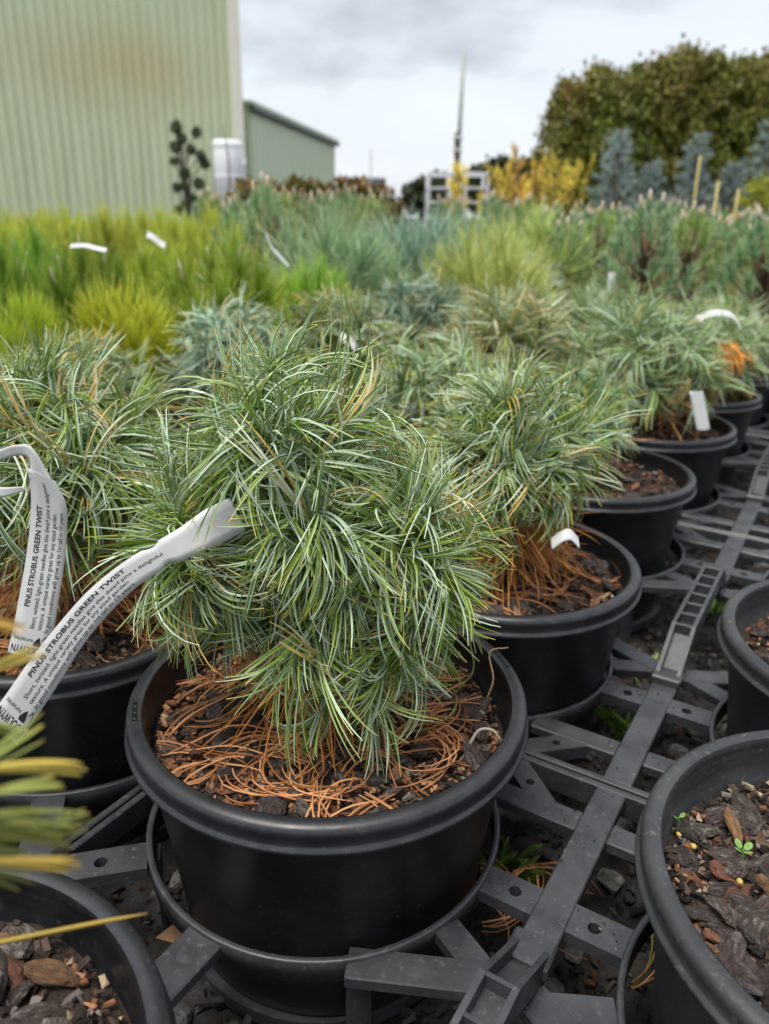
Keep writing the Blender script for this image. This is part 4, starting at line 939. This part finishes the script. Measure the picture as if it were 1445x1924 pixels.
for z in (ht_ * .25, ht_ * .6, ht_ * .93): ob('band', mesh_py('band', *lathe([(rt, z), (rt + .012, z), (rt + .012, z + .04), (rt, z + .04)], 28), [MWHITE]), t)
ob('pipe', mesh_py('pipe', *tube([(rt + .05, -.1, 0), (rt + .05, -.1, ht_ * .75), (rt + .05, 0, ht_ * .8)], [.03] * 3, 8), [MSTEEL]), t)
sk = at(427, 300, 12.0); v, f = tube([(sk.x, sk.y, 0), (sk.x + .02, sk.y, at(427, 300, 12).z), (sk.x - .03, sk.y, at(427, 233, 12).z)], [.016, .014, .010], 6); o = ob('garden_stake', mesh_py('garden_stake', v, f, [MPOLED], True)); tag(o, 'thin dark stake standing in front of the white tank', 'stake')
# cloud-pruned tree
def cloud_tree():
    Y = 8.0; rng = np.random.default_rng(91); b = at(352, 400, Y); t = empty('cloud_pruned_tree', (b.x, b.y, 0)); tag(t, 'dark topiary tree of small round foliage balls before the tall shed', 'tree')
    pads = [(331, 240, 13), (369, 249, 11), (342, 261, 11), (330, 277, 12), (359, 281, 11), (377, 291, 10), (384, 306, 12), (327, 303, 9), (347, 327, 12), (374, 345, 12), (332, 353, 10), (346, 349, 9), (364, 373, 9), (389, 366, 9), (350, 385, 11), (335, 395, 10), (372, 400, 10)]
    pts = []
    for x, y, r in pads:
        p = at(x, y, Y + rng.uniform(-.15, .15)) - t.location; R = r / FPX * 6.8; n = 420; d = norm(rng.normal(size=(n, 3))); base = np.array(p)[None] + d * R * rng.uniform(.25, .85, (n, 1)); c = A([[.085, .11, .045]]) * rng.uniform(.6, 1.6, (n, 1))
        arr = needle_arrays(rng, base, d, d * 0, d * 0, np.zeros(n), np.full(n, R * .4), np.full(n, R * .22), 1, c, c * 1.1, A([.07, .10, .04]), 2); foliage_obj(arr, 'foliage_ball', MPLAIN, t)
        m_ = Vector((p.x * .35, p.y * .35, p.z - .12)); pts.append(tube([Vector((p.x * .15, 0, max(.05, p.z - .35))), m_, p], [.008, .006, .005], 6))
    pts.append(tube([(0, 0, 0), (.03, 0, .5), (-.05, 0, .9), (-.03, 0, 1.2)], [.018, .015, .012, .008], 8))
    v, f = join(pts); ob('trunk', mesh_py('trunk', v, f, [MTRUNKD], True), t)
cloud_tree()
# pole
Yp = 15.0; pa, pb, pc = at(857, 380, Yp), at(860, 248, Yp), at(872, 100, Yp); t = empty('tall_pole', (pa.x, pa.y, 0)); tag(t, 'tall thin pole in two sections standing behind the golden conifers', 'pole')
L0 = Vector(t.location); v, f = tube([(0, 0, 0), pa - L0, pb - L0], [.058, .056, .054], 12); ob('post', mesh_py('post', v, f, [MPOLED], True), t)
v, f = tube([pb - L0 + Vector((.03, -.05, -.4)), pb - L0 + Vector((.03, -.03, .2)), pc - L0], [.036, .036, .036], 10); ob('mast', mesh_py('mast', v, f, [MPOLE], True), t)
for z in (-.3, -.1): ob('clamp', box_me('clamp', .16, .16, .04, [MSTEEL], .005), t, pb - L0 + Vector((.01, -.02, z)))
# white racks
def rack(x0, x1, ytop, Y, label):
    a = at(x0, 380, Y); b = at(x1, 380, Y); h = at(x0, ytop, Y).z; t = empty('plant_trolley', (a.x, a.y, 0)); tag(t, label, 'trolley'); W = b.x - a.x; D = .55
    pm = box_me('post', .032, .032, h, [MWHITE2], .004, (0, 0, h / 2)); sm = box_me('shelf', W + .03, D + .03, .018, [MWHITE2], .004, (W / 2, D / 2, 0))
    for x in (0, W):
        for y in (0, D): ob('post', pm, t, (x, y, 0))
    rm = box_me('top_bar', W, .03, .03, [MWHITE2], .003, (W / 2, 0, 0))
    for z in (h * .30, h * .62, h * .80): ob('shelf', sm, t, (0, 0, z))
    for y in (0, D): ob('top_bar', rm, t, (0, y, h - .02))
MWHITE2 = mat('trolley_white', (.68, .69, .70), (.6, .61, .62), 8, .5)
rack(805, 846, 322, 10.0, 'white metal plant trolley with shelves left of the pole'); rack(874, 915, 322, 10.2, 'white metal plant trolley with shelves right of the pole')
# golden conifers, blue spruces
def conifer(name, px, ytop, Y, halfw, g1, g2, label, group, seed, nb=46, dens=70, W=.010, Ln=.06, up=.35, parent_mat=None, crooked=0.0):
    rng = np.random.default_rng(seed); b = at(px, 400, Y); h = at(px, ytop, Y).z; t = empty(name, (b.x, b.y, 0)); tag(t, label, 'conifer', group); parts = []; wood = [tube([(0, 0, 0), (.01, 0, h * .5), (0, 0, h)], [.03, .02, .006], 7)]
    for k in range(nb):
        f = (k + .5) / nb; z = h * (.12 + .86 * f); r = halfw * (1 - f) ** .8 * rng.uniform(.6, 1.15) + .03; a = k * 2.4 + rng.random() * .5; tip = np.array([math.cos(a) * r, math.sin(a) * r, z + r * up * rng.uniform(.4, 1.5)]); s0 = np.array([0, 0, z - .02])
        wood.append(tube([tuple(s0), tuple(tip)], [.008, .003], 4, False)); n = int(dens * (.35 + r / halfw)); q = rng.random(n) ** .7; base = s0[None] * (1 - q)[:, None] + tip[None] * q[:, None] + rng.normal(size=(n, 3)) * .008
        d = norm((tip - s0)[None] * .8 / np.linalg.norm(tip - s0) + rng.normal(size=(n, 3)) * .55); mv = rng.random((n, 1)); c = g1 * (1 - mv) + g2 * mv
        parts.append(needle_arrays(rng, base, d, d * 0, d * 0, np.zeros(n), Ln * rng.uniform(.6, 1.2, n), W * rng.uniform(.7, 1.2, n), 1, c, c * 1.12, c.mean(0) * 1.1, 2))
    foliage_obj(cat_arr(parts), 'crown', MPLAIN, t); v, f = join(wood); ob('trunk', mesh_py('trunk', v, f, [MTRUNKD], True), t); return t
GA, GB = A([.86, .56, .05]), A([.95, .72, .14])
GLAB = ['slim golden conifer rising right in front of the pole foot', 'tallest golden conifer, ending in a thin bare leader', 'golden conifer with one upright plume between the tallest and the forked one', 'forked golden conifer beside the dark hedge end', 'spreading golden conifer nearest the blue spruces', 'short golden conifer beside the white trolley']
for k, (px, yt, Y, hw) in enumerate([(858, 315, 6.0, .08), (963, 280, 6.6, .13), (1000, 318, 6.2, .15), (1035, 325, 6.0, .18), (1065, 338, 6.2, .2), (932, 345, 5.8, .14)]):
    conifer('golden_conifer', px, yt, Y, hw, GA, GB, GLAB[k], 'golden conifers', 100 + k, nb=13, dens=52, up=2.4, W=.010, Ln=.045)
BLAB = ['silvery blue spruce standing nearest the golden conifers', 'slender blue spruce in the middle before the dark hedge', 'tallest and widest blue spruce before the hedge', 'short blue spruce between the first and the slender one', 'short blue spruce beside the tallest one']
BA, BB = A([.20, .27, .25]), A([.33, .40, .37])
for k, (px, yt, Y, hw) in enumerate([(1150, 243, 6.2, .24), (1292, 250, 6.6, .22), (1428, 205, 6.4, .30), (1215, 305, 6.0, .16), (1366, 305, 6.3, .18)]):
    conifer('blue_spruce', px, yt, Y, hw, BA, BB, BLAB[k], 'blue spruces', 120 + k, nb=48, dens=55, up=.25)
conifer('pine_shrub', 1425, 335, 5.0, .25, A([.25, .30, .03]), A([.40, .44, .06]), 'lime-yellow shrub below the blue spruces near the stakes', None, 140, nb=40)
for k, (px, yt, yb, Y) in enumerate([(1316, 292, 420, 4.6), (1350, 340, 400, 3.8), (1388, 355, 420, 4.0)]):
    a = at(px, yt, Y); v, f = tube([(a.x, a.y, 0), (a.x + .004, a.y, a.z * .5), (a.x, a.y, a.z)], [.006] * 3, 8); o = ob('bamboo_stake', mesh_py('bamboo_stake', v, f, [MBAM], True)); tag(o, 'yellowish bamboo stake rising above the tufted young pines', 'stake', 'stakes among the tufted pines')

# hedge trees and distant trees
def leaf_tree(name, loc, h, rad, seed, label, group, palette_low, palette_top, nclump=80, per=75, leaf=.075, z0=.25, mt=None):
    rng = np.random.default_rng(seed); t = empty(name, loc); tag(t, label, 'tree', group); Cn = []; 
    for k in range(nclump):
        f = rng.random() ** .8; z = h * (z0 + (1 - z0) * f); rr = rad * math.sqrt(max(.05, 1 - max(0, (f - .35) / .66) ** 2)) * rng.uniform(.55, 1.02); a = rng.uniform(0, 6.283); Cn.append((math.cos(a) * rr, math.sin(a) * rr, z))
    Cn = A(Cn); n = nclump * per; c0 = np.repeat(Cn, per, 0); P = c0 + rng.normal(size=(n, 3)) * np.array([.115, .115, .085]) * (rad / .9)
    d = norm(rng.normal(size=(n, 3)) + np.array([0, 0, .6])); s = norm(np.cross(d, rng.normal(size=(n, 3)))); nn2 = np.cross(d, s); L = leaf * rng.uniform(.6, 1.25, (n, 1)); wd = L * .42
    V = np.stack([P, P + d * L * .5 + s * wd + nn2 * L * .06, P + d * L, P + d * L * .5 - s * wd + nn2 * L * .06], 1)
    f = np.clip((P[:, 2:3] / h - .45) / .55, 0, 1); cl = np.repeat(rng.random((nclump, 1)), per, 0); mixr = np.clip(f * 1.0 * cl * 1.5 + rng.normal(0, .12, (n, 1)), 0, 1)
    pl = A(palette_low)[rng.integers(0, len(palette_low), n)]; pt = A(palette_top)[rng.integers(0, len(palette_top), n)]; c = (pl * (1 - mixr) + pt * mixr) * rng.uniform(.7, 1.3, (n, 1))
    F = np.arange(n * 4).reshape(n, 4); ob('crown', mesh_np('crown', V.reshape(-1, 3), F, [MLEAF], col_pt=np.repeat(c, 4, 0)), t)
    w_ = [tube([(0, 0, 0), (.03, 0, h * .35), (0, .02, h * .85)], [.08 * h / 3, .06 * h / 3, .02], 8)]
    for q in Cn[::4]: w_.append(tube([(0, 0, q[2] * .6), tuple(q * A([.6, .6, .85])), tuple(q)], [.03 * h / 3, .02, .01], 5))
    v, f2 = join(w_); ob('trunk', mesh_py('trunk', v, f2, [MTRUNKD], True), t); return t
LOW = [(.12, .16, .022), (.17, .20, .024), (.24, .25, .03), (.08, .12, .018)]; TOP = [(.21, .16, .035), (.17, .13, .035), (.25, .20, .045), (.15, .16, .03)]
Yh = 13.0
hp = [leaf_tree('hedge_tree', (0, 0, 0), 3.0, 1.0, 200 + k, 'tall hedge tree with dark green leaves and brownish top growth', 'hedge trees behind the spruces', LOW, TOP, nclump=130, per=95, z0=.03, leaf=.10) for k in range(3)]
spots = [(1058, 160, 0, .0), (1108, 140, 1, .5), (1180, 130, 2, .0), (1262, 104, 0, .4), (1335, 128, 1, .0), (1408, 108, 2, .3), (1480, 100, 0, .0), (1560, 110, 1, .3), (1222, 128, 1, -.3), (1372, 132, 0, -.3), (1142, 150, 0, -.4), (1300, 118, 2, -.3), (1442, 122, 1, -.3)]
for k, (px, yt, q, dy) in enumerate(spots):
    b = at(px, 380, Yh + dy); hgt = at(px, yt, Yh + dy).z; first = k in (0, 1, 2); t = hp[q] if first else copy_tree(hp[q])
    t.location = (b.x, b.y, 0); s = hgt / 3.0; t.scale = (.46 if k == 0 else .56, .7, s); t.rotation_euler = (0, 0, 0 if first else rs.uniform(0, 6.28))
FAR = [(.045, .06, .022), (.06, .075, .03), (.035, .05, .02)]
for k, (px, yt, Y, r) in enumerate([(800, 345, 60, 1.6), (830, 336, 62, 1.8), (940, 308, 58, 2.1), (985, 318, 57, 1.8), (905, 322, 60, 1.8), (1015, 300, 55, 2.2)]):
    b = at(px, 390, Y); leaf_tree('distant_tree', (b.x, b.y, 0), at(px, yt, Y).z, r, 220 + k, 'distant dark tree on the skyline behind the white trolleys', 'distant skyline trees', FAR, FAR, nclump=60, per=40, leaf=.42)
# distant grey building and its mast
b0, b1 = at(632, 345, 55), at(720, 345, 55); hb = at(700, 337, 55).z; t = empty('grey_building', (b0.x, b0.y, 0)); tag(t, 'low grey flat-roofed building far behind the end of the low shed', 'building'); W = b1.x - b0.x
ob('wall', box_me('wall', W, 6, hb, [MFARB], .02, (W / 2, 3, hb / 2)), t); ob('roof', box_me('roof', W + .3, 6.4, .18, [MSTEEL], .02, (W / 2, 3, hb + .09)), t)
for k in range(4): ob('window', box_me('window', .5, .05, .45, [MGUT], .01, (W * (.15 + .23 * k), -.02, hb * .6)), t)
am = at(697, 282, 54); v, f = tube([(am.x, am.y, 0), (am.x, am.y, am.z)], [.06, .04], 6); o = ob('antenna_mast', mesh_py('antenna_mast', v, f, [MSTEEL])); tag(o, 'thin grey mast on the skyline above the far grey building', 'mast')
# low reddish shrubs at the foot of the low shed
for k in range(9):
    px = 480 + k * 29; b = at(px, 400, 6.5 + .3 * (k % 3)); leaf_tree('low_shrub', (b.x, b.y, 0), at(px, 343 + (k % 3) * 4, 6.5).z, .24, 240 + k, 'low bronze-tipped shrub in the bed before the low shed', 'bronze-tipped shrubs', [(.10, .12, .03), (.16, .16, .03)], [(.25, .15, .04), (.20, .11, .04)], nclump=26, per=36, leaf=.05)
